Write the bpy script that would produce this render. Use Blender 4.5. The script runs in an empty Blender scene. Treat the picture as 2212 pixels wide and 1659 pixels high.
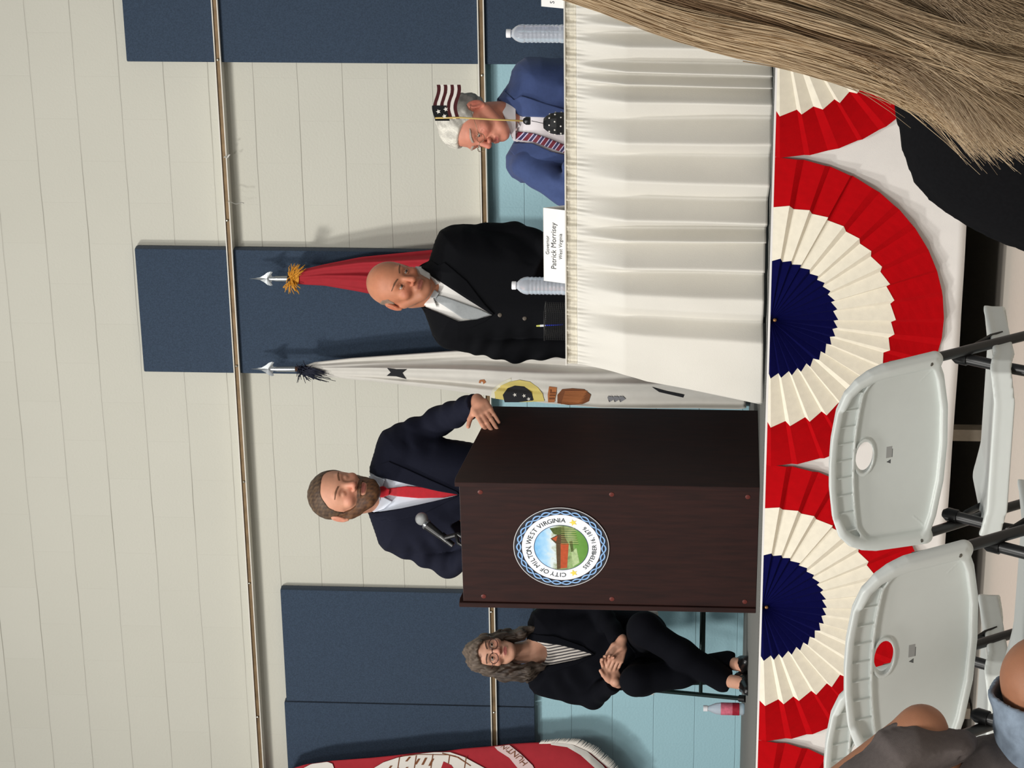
import bpy, bmesh, math, random
import numpy as np
from mathutils import Vector, Matrix
random.seed(7); rng = np.random.default_rng(7)
SC = bpy.context.scene
COL = SC.collection
# ---------------------------------------------------------------- camera (the phone was held on its side)
YAW, PITCH, ROLL, F = 0.4263, 0.0667, -0.0154, 5800.0
H = 0.86                                   # stage height
CAM = np.array([0.0, -11.478, H + 0.271])
fw = np.array([-math.sin(YAW)*math.cos(PITCH), math.cos(YAW)*math.cos(PITCH), math.sin(PITCH)])
_r = np.array([math.cos(YAW), math.sin(YAW), 0.0]); _u = np.cross(_r, fw)
RT = _r*math.cos(ROLL) - _u*math.sin(ROLL); UP = _u*math.cos(ROLL) + _r*math.sin(ROLL)
cd = bpy.data.cameras.new('camera'); cam = bpy.data.objects.new('camera', cd); COL.objects.link(cam)
cd.sensor_fit = 'HORIZONTAL'; cd.sensor_width = 36.0; cd.lens = F/2212*36.0
cd.clip_start = 0.05; cd.clip_end = 100
M = Matrix.Identity(4)
for i in range(3):
    M[i][0] = -UP[i]; M[i][1] = RT[i]; M[i][2] = -fw[i]; M[i][3] = CAM[i]
cam.matrix_world = M
SC.camera = cam
# ---------------------------------------------------------------- light and exposure
SC.view_settings.view_transform = 'Standard'; SC.view_settings.look = 'None'
SC.view_settings.gamma = 1.0; SC.view_settings.exposure = -0.34
SC.view_settings.use_curve_mapping = False
w = bpy.data.worlds.new('world'); SC.world = w; w.use_nodes = True
w.node_tree.nodes['Background'].inputs[0].default_value = (0.93, 0.97, 1.0, 1)
w.node_tree.nodes['Background'].inputs[1].default_value = 0.26
def area(name, loc, target, size, sy, power, color=(1, 0.975, 0.93), spread=100):
    l = bpy.data.lights.new(name, 'AREA'); l.shape = 'RECTANGLE'; l.size = size; l.size_y = sy
    l.energy = power; l.color = color
    o = bpy.data.objects.new(name, l); COL.objects.link(o); o.location = loc
    l.spread = math.radians(spread)
    d = Vector(target) - Vector(loc); o.rotation_euler = d.to_track_quat('-Z', 'Y').to_euler()
    return o
area('ceiling_lamp', (-8.2, -6.6, 6.4), (-4.9, -0.6, 0.9), 0.7, 0.7, 112, spread=95)
area('ceiling_lamp', (-3.9, -6.4, 6.8), (-4.2, -0.6, 1.2), 0.6, 0.6, 46, spread=95)
area('ceiling_lamp', (-8.0, -11.5, 7.4), (-4.5, -3.5, 0.8), 1.2, 1.2, 105)
area('ceiling_lamp', (-1.5, -10.5, 7.4), (-3.0, -5.5, 0.6), 1.4, 1.4, 80)
area('ceiling_lamp', (-2.2, -15.5, 6.6), (-3.2, -8.0, 0.8), 1.4, 1.4, 170)
# ---------------------------------------------------------------- geometry of the view, used only to read places off the photograph
def ray(u, v):
    return RT*(u-829.5)/F - UP*(v-1106)/F + fw
def at_depth(u, v, d): return CAM + ray(u, v)*d
def at_y(u, v, y):
    r = ray(u, v); return CAM + r*((y-CAM[1])/r[1])
def at_z(u, v, z):
    r = ray(u, v); return CAM + r*((z-CAM[2])/r[2])
def depth_of(p): return float((np.array(p)-CAM) @ fw)
# ---------------------------------------------------------------- objects
def link(name, me, mats, parent=None, loc=None):
    o = bpy.data.objects.new(name, me); COL.objects.link(o)
    for m in (mats if isinstance(mats, (list, tuple)) else [mats]): me.materials.append(m)
    if loc is not None: o.location = loc
    if parent: o.parent = parent
    return o
def rel(verts, root):
    """world points -> the local space of a top-level empty"""
    if root is None: return verts
    mw = (Matrix.Translation(root.location) @ root.rotation_euler.to_matrix().to_4x4()).inverted()
    R = np.array(mw.to_3x3()); t = np.array(mw.translation)
    return np.asarray(verts) @ R.T + t
def empty(name, loc, rz=0):
    o = bpy.data.objects.new(name, None); COL.objects.link(o)
    o.location = loc; o.rotation_euler = (0, 0, rz); o.empty_display_size = 0.1
    return o
def tag(o, label=None, cat=None, group=None, kind=None):
    if label: o['label'] = label
    if cat: o['category'] = cat
    if group: o['group'] = group
    if kind: o['kind'] = kind
    return o
def mesh_from(verts, faces, smooth=True, name='m'):
    me = bpy.data.meshes.new(name)
    verts = np.asarray(verts, dtype=np.float32)
    faces = np.asarray(faces) if not isinstance(faces, list) else faces
    if isinstance(faces, np.ndarray) and len(faces):
        nv, nf, k = len(verts), len(faces), faces.shape[1]
        me.vertices.add(nv); me.vertices.foreach_set('co', verts.ravel())
        me.loops.add(nf*k); me.loops.foreach_set('vertex_index', faces.astype(np.int32).ravel())
        me.polygons.add(nf); me.polygons.foreach_set('loop_start', np.arange(0, nf*k, k, dtype=np.int32))
        me.update(calc_edges=True); me.validate()
    else:
        me.from_pydata([tuple(map(float, v)) for v in verts], [], [tuple(f) for f in faces]); me.update()
    me.polygons.foreach_set('use_smooth', [bool(smooth)]*len(me.polygons))
    return me
def set_col(me, cols):
    a = me.color_attributes.new('Col', 'FLOAT_COLOR', 'POINT')
    c = np.ones((len(me.vertices), 4), dtype=np.float32); c[:, :3] = cols
    a.data.foreach_set('color', c.ravel())
class MB:
    """collects simple shapes for ONE mesh"""
    def __init__(s): s.v = []; s.f = []; s.mi = []
    def add(s, vs, fs, mi=0):
        n = len(s.v); s.v += [tuple(map(float, p)) for p in vs]; s.f += [tuple(i+n for i in f) for f in fs]; s.mi += [mi]*len(fs); return s
    def box(s, c, d, R=None, mi=0, bev=0.0):
        c = np.array(c, float); h = np.array(d, float)/2
        if bev <= 0:
            P = [np.array((x, y, z))*h for x in (-1, 1) for y in (-1, 1) for z in (-1, 1)]
            Fs = [(0, 1, 3, 2), (4, 6, 7, 5), (0, 4, 5, 1), (2, 3, 7, 6), (0, 2, 6, 4), (1, 5, 7, 3)]
        else:
            bm = bmesh.new(); bmesh.ops.create_cube(bm, size=1.0)
            for v in bm.verts: v.co = Vector((v.co.x*2*h[0], v.co.y*2*h[1], v.co.z*2*h[2]))
            bmesh.ops.bevel(bm, geom=bm.edges[:], offset=min(bev, min(h)*0.95), segments=2, profile=0.6, affect='EDGES')
            bm.verts.index_update(); P = [np.array(v.co) for v in bm.verts]; Fs = [[v.index for v in f.verts] for f in bm.faces]; bm.free()
        if R is not None: P = [R @ p for p in P]
        return s.add([p+c for p in P], Fs, mi)
    def tube(s, pts, r, n=12, mi=0, cap=True, flat=1.0):
        pts = [np.array(p, float) for p in pts]; m = len(pts)
        rs = r if isinstance(r, (list, tuple, np.ndarray)) else [r]*m
        prev = None; vs = []
        for i in range(m):
            t = pts[min(i+1, m-1)]-pts[max(i-1, 0)]; t = t/(np.linalg.norm(t)+1e-9)
            if prev is None:
                a = np.array((0, 0, 1.0)) if abs(t[2]) < 0.9 else np.array((1.0, 0, 0)); prev = np.cross(t, a)
            prev = prev - t*(prev@t); prev = prev/np.linalg.norm(prev); b = np.cross(t, prev)
            for k in range(n):
                a = 2*math.pi*k/n; vs.append(pts[i]+rs[i]*(math.cos(a)*prev+flat*math.sin(a)*b))
        fs = [(i*n+k, i*n+(k+1) % n, (i+1)*n+(k+1) % n, (i+1)*n+k) for i in range(m-1) for k in range(n)]
        if cap: fs += [tuple(range(n-1, -1, -1)), tuple((m-1)*n+k for k in range(n))]
        return s.add(vs, fs, mi)
    def lathe(s, prof, c=(0, 0, 0), n=32, mi=0, R=None):
        vs = []
        for (r, z) in prof:
            for k in range(n):
                a = 2*math.pi*k/n; p = np.array((r*math.cos(a), r*math.sin(a), z))
                if R is not None: p = R @ p
                vs.append(p+np.array(c))
        m = len(prof)
        fs = [(i*n+k, i*n+(k+1) % n, (i+1)*n+(k+1) % n, (i+1)*n+k) for i in range(m-1) for k in range(n)]
        fs += [tuple(range(n-1, -1, -1)), tuple((m-1)*n+k for k in range(n))]
        return s.add(vs, fs, mi)
    def sphere(s, c, r, n=16, mi=0):
        r = np.array(r if hasattr(r, '__len__') else (r, r, r), float)
        vs = []; m = n//2
        for i in range(1, m):
            for k in range(n):
                th = math.pi*i/m; a = 2*math.pi*k/n
                vs.append(np.array(c)+r*np.array((math.sin(th)*math.cos(a), math.sin(th)*math.sin(a), math.cos(th))))
        fs = [(i*n+k, (i+1)*n+k, (i+1)*n+(k+1) % n, i*n+(k+1) % n) for i in range(m-2) for k in range(n)]
        vs += [np.array(c)+r*np.array((0, 0, 1)), np.array(c)-r*np.array((0, 0, 1))]; T = len(vs)-2
        fs += [(T, k, (k+1) % n) for k in range(n)]+[(T+1, (m-2)*n+(k+1) % n, (m-2)*n+k) for k in range(n)]
        return s.add(vs, fs, mi)
    def build(s, name, mats, parent=None, smooth=False, world=None):
        v = np.array(s.v)
        if world is not None: v = rel(v, world)
        me = mesh_from(v, s.f, smooth, name)
        o = link(name, me, mats, parent)
        if any(s.mi): me.polygons.foreach_set('material_index', s.mi)
        if smooth == 'auto': me.set_sharp_from_angle(angle=math.radians(38))
        return o
def Rz(a): return np.array([[math.cos(a), -math.sin(a), 0], [math.sin(a), math.cos(a), 0], [0, 0, 1]])
def Rx(a): return np.array([[1, 0, 0], [0, math.cos(a), -math.sin(a)], [0, math.sin(a), math.cos(a)]])
def Ry(a): return np.array([[math.cos(a), 0, math.sin(a)], [0, 1, 0], [-math.sin(a), 0, math.cos(a)]])
def copy_tree(o, parent=None):
    c = o.copy(); COL.objects.link(c); c.parent = parent
    for ch in [x for x in COL.objects if x.parent == o]: copy_tree(ch, c)
    return c
# ---------------------------------------------------------------- materials
def lin(c):
    c = [x/255.0 for x in c]
    return tuple((x/12.92 if x <= 0.04045 else ((x+0.055)/1.055)**2.4) for x in c)
MATS = {}
def mat(name, rgb, rough=0.7, metal=0.0, noise=0.0, nscale=60.0, bump=0.0, bscale=400.0, spec=0.3, sheen=0.0, trans=0.0, vcol=False, stretch=None, coat=0.0, sss=0.0, alpha=None):
    if name in MATS: return MATS[name]
    m = bpy.data.materials.new(name); m.use_nodes = True; nt = m.node_tree; b = nt.nodes['Principled BSDF']
    c = lin(rgb); b.inputs['Base Color'].default_value = (*c, 1); b.inputs['Roughness'].default_value = rough
    b.inputs['Metallic'].default_value = metal; b.inputs['Specular IOR Level'].default_value = spec
    if sheen: b.inputs['Sheen Weight'].default_value = sheen
    if trans: b.inputs['Transmission Weight'].default_value = trans
    if coat: b.inputs['Coat Weight'].default_value = coat
    if sss:
        b.inputs['Subsurface Weight'].default_value = sss; b.inputs['Subsurface Radius'].default_value = (0.012, 0.005, 0.003); b.inputs['Subsurface Scale'].default_value = 1.0
    tc = nt.nodes.new('ShaderNodeTexCoord')
    src = tc.outputs['Object']
    if stretch:
        mp = nt.nodes.new('ShaderNodeMapping'); mp.inputs['Scale'].default_value = stretch; nt.links.new(src, mp.inputs['Vector']); src = mp.outputs['Vector']
    base = None
    if vcol:
        at = nt.nodes.new('ShaderNodeAttribute'); at.attribute_name = 'Col'; base = at.outputs['Color']
    if noise > 0:
        n = nt.nodes.new('ShaderNodeTexNoise'); n.inputs['Scale'].default_value = nscale; n.inputs['Detail'].default_value = 4
        nt.links.new(src, n.inputs['Vector'])
        mr = nt.nodes.new('ShaderNodeMapRange'); mr.inputs['From Min'].default_value = 0.3; mr.inputs['From Max'].default_value = 0.7
        mr.inputs['To Min'].default_value = 1-noise; mr.inputs['To Max'].default_value = 1+noise; nt.links.new(n.outputs['Fac'], mr.inputs['Value'])
        mx = nt.nodes.new('ShaderNodeVectorMath'); mx.operation = 'SCALE'
        if base is not None: nt.links.new(base, mx.inputs[0])
        else: mx.inputs[0].default_value = c
        nt.links.new(mr.outputs['Result'], mx.inputs['Scale']); base = mx.outputs['Vector']
    if base is not None: nt.links.new(base, b.inputs['Base Color'])
    if bump > 0:
        n = nt.nodes.new('ShaderNodeTexNoise'); n.inputs['Scale'].default_value = bscale; n.inputs['Detail'].default_value = 3
        nt.links.new(src, n.inputs['Vector'])
        bp = nt.nodes.new('ShaderNodeBump'); bp.inputs['Strength'].default_value = bump; bp.inputs['Distance'].default_value = 0.002
        nt.links.new(n.outputs['Fac'], bp.inputs['Height']); nt.links.new(bp.outputs['Normal'], b.inputs['Normal'])
    MATS[name] = m; return m
# ---------------------------------------------------------------- implicit surfaces (numpy surface nets)
def ell(P, c, r):
    q = (P-np.array(c, np.float32))/np.array(r, np.float32); k = np.sqrt((q*q).sum(1))+1e-9
    q2 = q/np.array(r, np.float32); k2 = np.sqrt((q2*q2).sum(1))+1e-9
    return k*(k-1.0)/k2
def cone(P, a, b, ra, rb):
    a = np.array(a, np.float32); b = np.array(b, np.float32); ab = b-a
    t = np.clip(((P-a)@ab)/(ab@ab+1e-12), 0, 1)
    return np.sqrt(((P-a-t[:, None]*ab)**2).sum(1)) - (ra+(rb-ra)*t)
def chain(P, pts, k=0.0):
    """pts: (x,y,z,r) list"""
    d = None
    for a, b in zip(pts[:-1], pts[1:]):
        e = cone(P, a[:3], b[:3], a[3], b[3]); d = e if d is None else (smin(d, e, k) if k else np.minimum(d, e))
    return d
def smin(a, b, k):
    h = np.clip(0.5+0.5*(b-a)/k, 0, 1); return b*(1-h)+a*h - k*h*(1-h)
def smax(a, b, k): return -smin(-a, -b, k)
def rbox(P, c, h, r):
    q = np.abs(P-np.array(c, np.float32))-np.array(h, np.float32)+r
    return np.sqrt((np.maximum(q, 0)**2).sum(1))+np.minimum(q.max(1), 0)-r
def poly2(X, Z, poly):
    """signed distance to a polygon (negative inside)"""
    p = np.array(poly, np.float32); d = np.full(X.shape, 1e9, np.float32); ins = np.zeros(X.shape, bool)
    n = len(p)
    for i in range(n):
        a = p[i]; b = p[(i+1) % n]; ex, ez = b[0]-a[0], b[1]-a[1]
        wx, wz = X-a[0], Z-a[1]; t = np.clip((wx*ex+wz*ez)/(ex*ex+ez*ez+1e-12), 0, 1)
        d = np.minimum(d, (wx-ex*t)**2+(wz-ez*t)**2)
        c = ((a[1] > Z) != (b[1] > Z)) & (X < (b[0]-a[0])*(Z-a[1])/((b[1]-a[1]) if abs(b[1]-a[1]) > 1e-9 else 1e-9)+a[0])
        ins ^= c
    d = np.sqrt(d); return np.where(ins, -d, d)
def pillow(P, poly, yc, T, R, tilt=None):
    """volume with the outline poly in X,Z, half thickness up to T, rounded over the distance R"""
    d2 = poly2(P[:, 0], P[:, 2], poly)
    t = np.clip(-d2/R, 0, 1); hh = T*np.sqrt(np.maximum(1-(1-t)**2, 0))
    y0 = yc if not callable(yc) else yc(P)
    return np.where(d2 > 0, np.maximum(d2, np.abs(P[:, 1]-y0)-0.0), np.maximum((np.abs(P[:, 1]-y0)-hh)*0.7, d2))
def nets(f, lo, hi, vox, L=2.0, B=8):
    lo = np.array(lo, float); hi = np.array(hi, float)
    nb = np.maximum(np.ceil((hi-lo)/(vox*B)).astype(int), 1); n = nb*B
    D = np.empty(n, np.float32)
    g = np.stack(np.meshgrid(*[np.arange(k) for k in nb], indexing='ij'), -1).reshape(-1, 3)
    ctr = (lo+(g*B+(B-1)/2)*vox).astype(np.float32)
    fc = f(ctr); rad = vox*B*0.87*L
    act = np.abs(fc) < rad
    Dv = D.reshape(nb[0], B, nb[1], B, nb[2], B)
    sg = np.where(fc > 0, 1.0, -1.0).reshape(nb)
    Dv[:] = sg[:, None, :, None, :, None]
    off = np.stack(np.meshgrid(*[np.arange(B)]*3, indexing='ij'), -1).reshape(-1, 3)
    ga = g[act]
    for s in range(0, len(ga), 600):
        gg = ga[s:s+600]; idx = gg[:, None, :]*B+off[None]
        P = (lo+idx.reshape(-1, 3)*vox).astype(np.float32); v = f(P)
        ii = idx.reshape(-1, 3); D[ii[:, 0], ii[:, 1], ii[:, 2]] = v
    D[0], D[-1] = np.maximum(D[0], 1e-4), np.maximum(D[-1], 1e-4)
    D[:, 0], D[:, -1] = np.maximum(D[:, 0], 1e-4), np.maximum(D[:, -1], 1e-4)
    D[:, :, 0], D[:, :, -1] = np.maximum(D[:, :, 0], 1e-4), np.maximum(D[:, :, -1], 1e-4)
    S = D < 0
    cnt = np.zeros(tuple(k-1 for k in n), np.int8)
    for a in (0, 1):
        for b in (0, 1):
            for c in (0, 1): cnt += S[a:n[0]-1+a, b:n[1]-1+b, c:n[2]-1+c]
    ci = np.argwhere((cnt > 0) & (cnt < 8))
    vid = np.full(cnt.shape, -1, np.int32); vid[ci[:, 0], ci[:, 1], ci[:, 2]] = np.arange(len(ci))
    acc = np.zeros((len(ci), 3)); num = np.zeros(len(ci))
    for ax in range(3):
        o1, o2 = [(1, 2), (0, 2), (0, 1)][ax]
        for a in (0, 1):
            for b in (0, 1):
                p = ci.copy(); p[:, o1] += a; p[:, o2] += b; q = p.copy(); q[:, ax] += 1
                v0 = D[p[:, 0], p[:, 1], p[:, 2]]; v1 = D[q[:, 0], q[:, 1], q[:, 2]]
                m = (v0 < 0) != (v1 < 0); t = np.where(m, v0/np.where(m, v0-v1, 1), 0)
                pos = p-ci+0.0; pos[:, ax] = t
                acc[m] += pos[m]; num[m] += 1
    V = lo+(ci+acc/num[:, None])*vox
    Fs = []
    for ax in range(3):
        o1, o2 = [(1, 2), (2, 0), (0, 1)][ax]
        A = S.take(range(0, n[ax]-1), ax); Bq = S.take(range(1, n[ax]), ax)
        e = np.argwhere(A != Bq); e = e[(e[:, o1] > 0) & (e[:, o2] > 0) & (e[:, o1] < n[o1]-1) & (e[:, o2] < n[o2]-1)]
        fl = A[e[:, 0], e[:, 1], e[:, 2]]
        def cid(d1, d2):
            p = e.copy(); p[:, o1] -= d1; p[:, o2] -= d2; return vid[p[:, 0], p[:, 1], p[:, 2]]
        q = np.stack([cid(1, 1), cid(0, 1), cid(0, 0), cid(1, 0)], 1)
        q[~fl] = q[~fl][:, ::-1]
        Fs.append(q[(q >= 0).all(1)])
    return V, np.concatenate(Fs)
def relax(V, Fq, it=4, k=0.5):
    e = np.concatenate([Fq[:, [0, 1]], Fq[:, [1, 2]], Fq[:, [2, 3]], Fq[:, [3, 0]]]); e = np.concatenate([e, e[:, ::-1]]); n = len(V)
    cnt = np.bincount(e[:, 0], minlength=n)[:, None]+1e-9
    for i in range(it*2):
        s = np.stack([np.bincount(e[:, 0], weights=V[e[:, 1], c], minlength=n) for c in range(3)], 1)/cnt
        V = V+(s-V)*(k if i % 2 == 0 else -(k+.03))
    return V
def smooth_noise(P, s, seed=0):
    """cheap band-limited noise, about -1..1"""
    r = np.random.default_rng(seed); out = 0
    for i in range(6):
        k = r.normal(size=3); k = k/np.linalg.norm(k)*s*(0.7+0.6*r.random()); out = out+np.sin(P@k+r.random()*6.28)
    return out/3.0
def ribbon_text(s, size, extrude=0.0005, align='CENTER'):
    cu = bpy.data.curves.new('t', 'FONT'); cu.body = s; cu.size = size; cu.extrude = extrude; cu.align_x = align; cu.resolution_u = 3
    o = bpy.data.objects.new('t', cu); COL.objects.link(o)
    me = bpy.data.meshes.new_from_object(o.evaluated_get(bpy.context.evaluated_depsgraph_get()))
    v = np.array([tuple(x.co) for x in me.vertices]).reshape(-1, 3); f = [tuple(p.vertices) for p in me.polygons]
    bpy.data.objects.remove(o); bpy.data.curves.remove(cu); bpy.data.meshes.remove(me)
    return v, f
# ================================================================ THE SETTING
# painted block wall: grey-white above the lower track, light blue below
def block_mat(name, rgb, mortar, bumpd):
    m = bpy.data.materials.new(name); m.use_nodes = True; nt = m.node_tree; b = nt.nodes['Principled BSDF']
    b.inputs['Roughness'].default_value = 0.55; b.inputs['Specular IOR Level'].default_value = 0.25
    tc = nt.nodes.new('ShaderNodeTexCoord'); sx = nt.nodes.new('ShaderNodeSeparateXYZ'); cx = nt.nodes.new('ShaderNodeCombineXYZ')
    nt.links.new(tc.outputs['Object'], sx.inputs[0])
    # joints of a hand-laid wall are never quite straight
    nw = nt.nodes.new('ShaderNodeTexNoise'); nw.inputs['Scale'].default_value = 3.0; nt.links.new(tc.outputs['Object'], nw.inputs['Vector'])
    wz = nt.nodes.new('ShaderNodeMath'); wz.operation = 'MULTIPLY_ADD'; wz.inputs[1].default_value = 0.010; nt.links.new(nw.outputs['Fac'], wz.inputs[0]); nt.links.new(sx.outputs['Z'], wz.inputs[2])
    ax = nt.nodes.new('ShaderNodeMath'); ax.operation = 'ADD'; ax.inputs[1].default_value = BX; nt.links.new(sx.outputs['X'], ax.inputs[0])
    az = nt.nodes.new('ShaderNodeMath'); az.operation = 'ADD'; az.inputs[1].default_value = -(H+0.0266) + 0.2032*20 - 0.005; nt.links.new(wz.outputs[0], az.inputs[0])
    nt.links.new(ax.outputs[0], cx.inputs[0]); nt.links.new(az.outputs[0], cx.inputs[1])
    br = nt.nodes.new('ShaderNodeTexBrick'); br.offset = 0.5; br.inputs['Scale'].default_value = 1.0
    br.inputs['Brick Width'].default_value = 0.4064; br.inputs['Row Height'].default_value = 0.2032
    br.inputs['Mortar Size'].default_value = 0.0022; br.inputs['Mortar Smooth'].default_value = 0.6
    nt.links.new(cx.outputs[0], br.inputs['Vector'])
    c = lin(rgb); br.inputs['Color1'].default_value = (*c, 1); br.inputs['Color2'].default_value = (c[0]*0.985, c[1]*0.985, c[2]*0.98, 1)
    br.inputs['Mortar'].default_value = (*lin(mortar), 1)
    n2 = nt.nodes.new('ShaderNodeTexNoise'); n2.inputs['Scale'].default_value = 2.2; n2.inputs['Detail'].default_value = 5; nt.links.new(tc.outputs['Object'], n2.inputs['Vector'])
    mr = nt.nodes.new('ShaderNodeMapRange'); mr.inputs['To Min'].default_value = 0.965; mr.inputs['To Max'].default_value = 1.035; nt.links.new(n2.outputs['Fac'], mr.inputs['Value'])
    sc = nt.nodes.new('ShaderNodeVectorMath'); sc.operation = 'SCALE'; nt.links.new(br.outputs['Color'], sc.inputs[0]); nt.links.new(mr.outputs[0], sc.inputs['Scale'])
    nt.links.new(sc.outputs['Vector'], b.inputs['Base Color'])
    # bump: joints in, rough block face
    fn = nt.nodes.new('ShaderNodeTexNoise'); fn.inputs['Scale'].default_value = 90; fn.inputs['Detail'].default_value = 6; nt.links.new(tc.outputs['Object'], fn.inputs['Vector'])
    # bed joints: distance to the nearest course line
    dv = nt.nodes.new('ShaderNodeMath'); dv.operation = 'DIVIDE'; dv.inputs[1].default_value = 0.2032; nt.links.new(az.outputs[0], dv.inputs[0])
    fr = nt.nodes.new('ShaderNodeMath'); fr.operation = 'FRACT'; nt.links.new(dv.outputs[0], fr.inputs[0])
    sb = nt.nodes.new('ShaderNodeMath'); sb.operation = 'SUBTRACT'; sb.inputs[1].default_value = 0.5; nt.links.new(fr.outputs[0], sb.inputs[0])
    ab = nt.nodes.new('ShaderNodeMath'); ab.operation = 'ABSOLUTE'; nt.links.new(sb.outputs[0], ab.inputs[0])
    bj = nt.nodes.new('ShaderNodeMapRange'); bj.inputs['From Min'].default_value = 0.5-0.014; bj.inputs['From Max'].default_value = 0.5-0.004; bj.inputs['To Min'].default_value = 0.0; bj.inputs['To Max'].default_value = 1.0
    nt.links.new(ab.outputs[0], bj.inputs['Value'])
    # some stretches of the joints are open and dark, most are filled with paint
    pn_ = nt.nodes.new('ShaderNodeTexNoise'); pn_.inputs['Scale'].default_value = 1.6; pn_.inputs['Detail'].default_value = 3; nt.links.new(tc.outputs['Object'], pn_.inputs['Vector'])
    pm = nt.nodes.new('ShaderNodeMapRange'); pm.inputs['From Min'].default_value = 0.42; pm.inputs['From Max'].default_value = 0.66; nt.links.new(pn_.outputs['Fac'], pm.inputs['Value'])
    bjt = nt.nodes.new('ShaderNodeMapRange'); bjt.inputs['From Min'].default_value = 0.5-0.008; bjt.inputs['From Max'].default_value = 0.5-0.002; nt.links.new(ab.outputs[0], bjt.inputs['Value'])
    dk = nt.nodes.new('ShaderNodeMath'); dk.operation = 'MULTIPLY'; nt.links.new(bjt.outputs[0], dk.inputs[0]); nt.links.new(pm.outputs[0], dk.inputs[1])
    mxc = nt.nodes.new('ShaderNodeMix'); mxc.data_type = 'RGBA'; nt.links.new(dk.outputs[0], mxc.inputs['Factor']); nt.links.new(sc.outputs['Vector'], mxc.inputs['A']); mxc.inputs['B'].default_value = (c[0]*.48, c[1]*.47, c[2]*.44, 1)
    nt.links.new(mxc.outputs['Result'], b.inputs['Base Color'])
    h1 = nt.nodes.new('ShaderNodeMath'); h1.operation = 'MULTIPLY'; h1.inputs[1].default_value = -1.0; nt.links.new(bj.outputs[0], h1.inputs[0])
    h2 = nt.nodes.new('ShaderNodeMath'); h2.operation = 'MULTIPLY_ADD'; h2.inputs[1].default_value = -0.16; nt.links.new(br.outputs['Fac'], h2.inputs[0]); nt.links.new(h1.outputs[0], h2.inputs[2])
    h3 = nt.nodes.new('ShaderNodeMath'); h3.operation = 'MULTIPLY_ADD'; h3.inputs[1].default_value = 0.55; nt.links.new(fn.outputs['Fac'], h3.inputs[0]); nt.links.new(h2.outputs[0], h3.inputs[2])
    bp = nt.nodes.new('ShaderNodeBump'); bp.inputs['Strength'].default_value = 0.55; bp.inputs['Distance'].default_value = bumpd
    nt.links.new(h3.outputs[0], bp.inputs['Height']); nt.links.new(bp.outputs['Normal'], b.inputs['Normal'])
    return m
_hj = at_y(458, 589, 0)                       # a head joint of course 11
row11 = 11 + 20                                # brick texture shifts every second row by half a block
BX = -_hj[0] + 0.4064*20 + (0.2032 if row11 % 2 else 0.0)
wall_top = block_mat('wall_paint_grey_white', (204, 202, 190), (202, 200, 188), 0.0035)
wall_low = block_mat('wall_paint_blue', (160, 197, 207), (160, 197, 207), 0.005)
RAILZ = float(at_y(829, 1055, -0.02)[2]); RAILZ2 = float(at_y(829, 515, -0.05)[2])
X0, X1 = -12.0, 1.5
b = MB(); b.add([(X0, 0, RAILZ), (X1, 0, RAILZ), (X1, 0, 7.5), (X0, 0, 7.5)], [(0, 1, 2, 3)], 0)
b.add([(X0, 0, 0), (X1, 0, 0), (X1, 0, RAILZ), (X0, 0, RAILZ)], [(0, 1, 2, 3)], 1)
b.add([(X0, .2, 0), (X1, .2, 0), (X1, .2, 7.5), (X0, .2, 7.5)], [(3, 2, 1, 0)], 0)
b.add([(X0, 0, 0), (X1, 0, 0), (X1, .2, 0), (X0, .2, 0)], [(3, 2, 1, 0)], 1); b.add([(X0, 0, 7.5), (X1, 0, 7.5), (X1, .2, 7.5), (X0, .2, 7.5)], [(0, 1, 2, 3)], 0)
b.add([(X0, 0, 0), (X0, .2, 0), (X0, .2, 7.5), (X0, 0, 7.5)], [(0, 1, 2, 3)], 0); b.add([(X1, 0, 0), (X1, .2, 0), (X1, .2, 7.5), (X1, 0, 7.5)], [(3, 2, 1, 0)], 0)
tag(b.build('wall_back', [wall_top, wall_low]), kind='structure')
floor_m = mat('floor_vinyl', (205, 196, 184), 0.45, noise=0.08, nscale=30, stretch=(1.5, 18, 1), spec=0.35)
b = MB(); b.box((-5, -7, -0.05), (16, 14.0, 0.1)); tag(b.build('floor', floor_m), kind='structure')
# ---- stage: grey deck, legs, white cloth skirt
STY = -2.41
deck_m = mat('deck_carpet_grey', (112, 112, 108), 0.9, noise=0.12, nscale=120, bump=0.3)
b = MB(); b.box((-5.2, STY/2, H-0.04), (12.6, -STY-0.004, 0.08)); tag(b.build('stage_deck', deck_m), kind='structure')
dark_m = mat('dark_steel', (34, 31, 29), 0.5, metal=0.5)
edge_m = mat('edge_dark', (62, 60, 57), 0.6)
b = MB(); b.box((-5.2, STY-0.003, H-0.035), (12.6, 0.006, 0.06)); tag(b.build('trim_1', edge_m), kind='structure')
post_m = mat('post_painted', (150, 138, 122), 0.6, noise=0.08, nscale=40)
xs_post = [float(at_y(724, 2085, STY+0.2)[0])+k*1.22 for k in range(-4, 4)]
root = empty('stage_support', (xs_post[4], STY+0.2, 0))
tag(root, 'frame of posts and dark cross rails standing under the stage behind the white skirt', 'stage frame')
for k, x in enumerate(xs_post):
    for y in (STY+0.2, -0.3):
        b = MB(); b.box((x, y, (H-0.08)/2+0.004), (0.047, 0.047, H-0.09))
        b.build('post', post_m if y < -1 else dark_m, root, world=root)
for y, z in ((STY+0.26, 0.30), (-0.36, 0.30), (STY+0.26, 0.62)):
    b = MB(); b.box((xs_post[3]+0.61, y, z), (8.5, 0.03, 0.04)); b.build('rail', dark_m, root, world=root)
# added black board: its colour stands in for the deep shade under the deck
void_m = mat('shade_black', (10, 9, 8), 0.9)
b = MB(); b.box((-5.2, -0.75, 0.39), (12.4, 0.02, 0.766)); tag(b.build('shade_board', void_m), 'added black board standing in for the shade under the stage deck', 'board')
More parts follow.
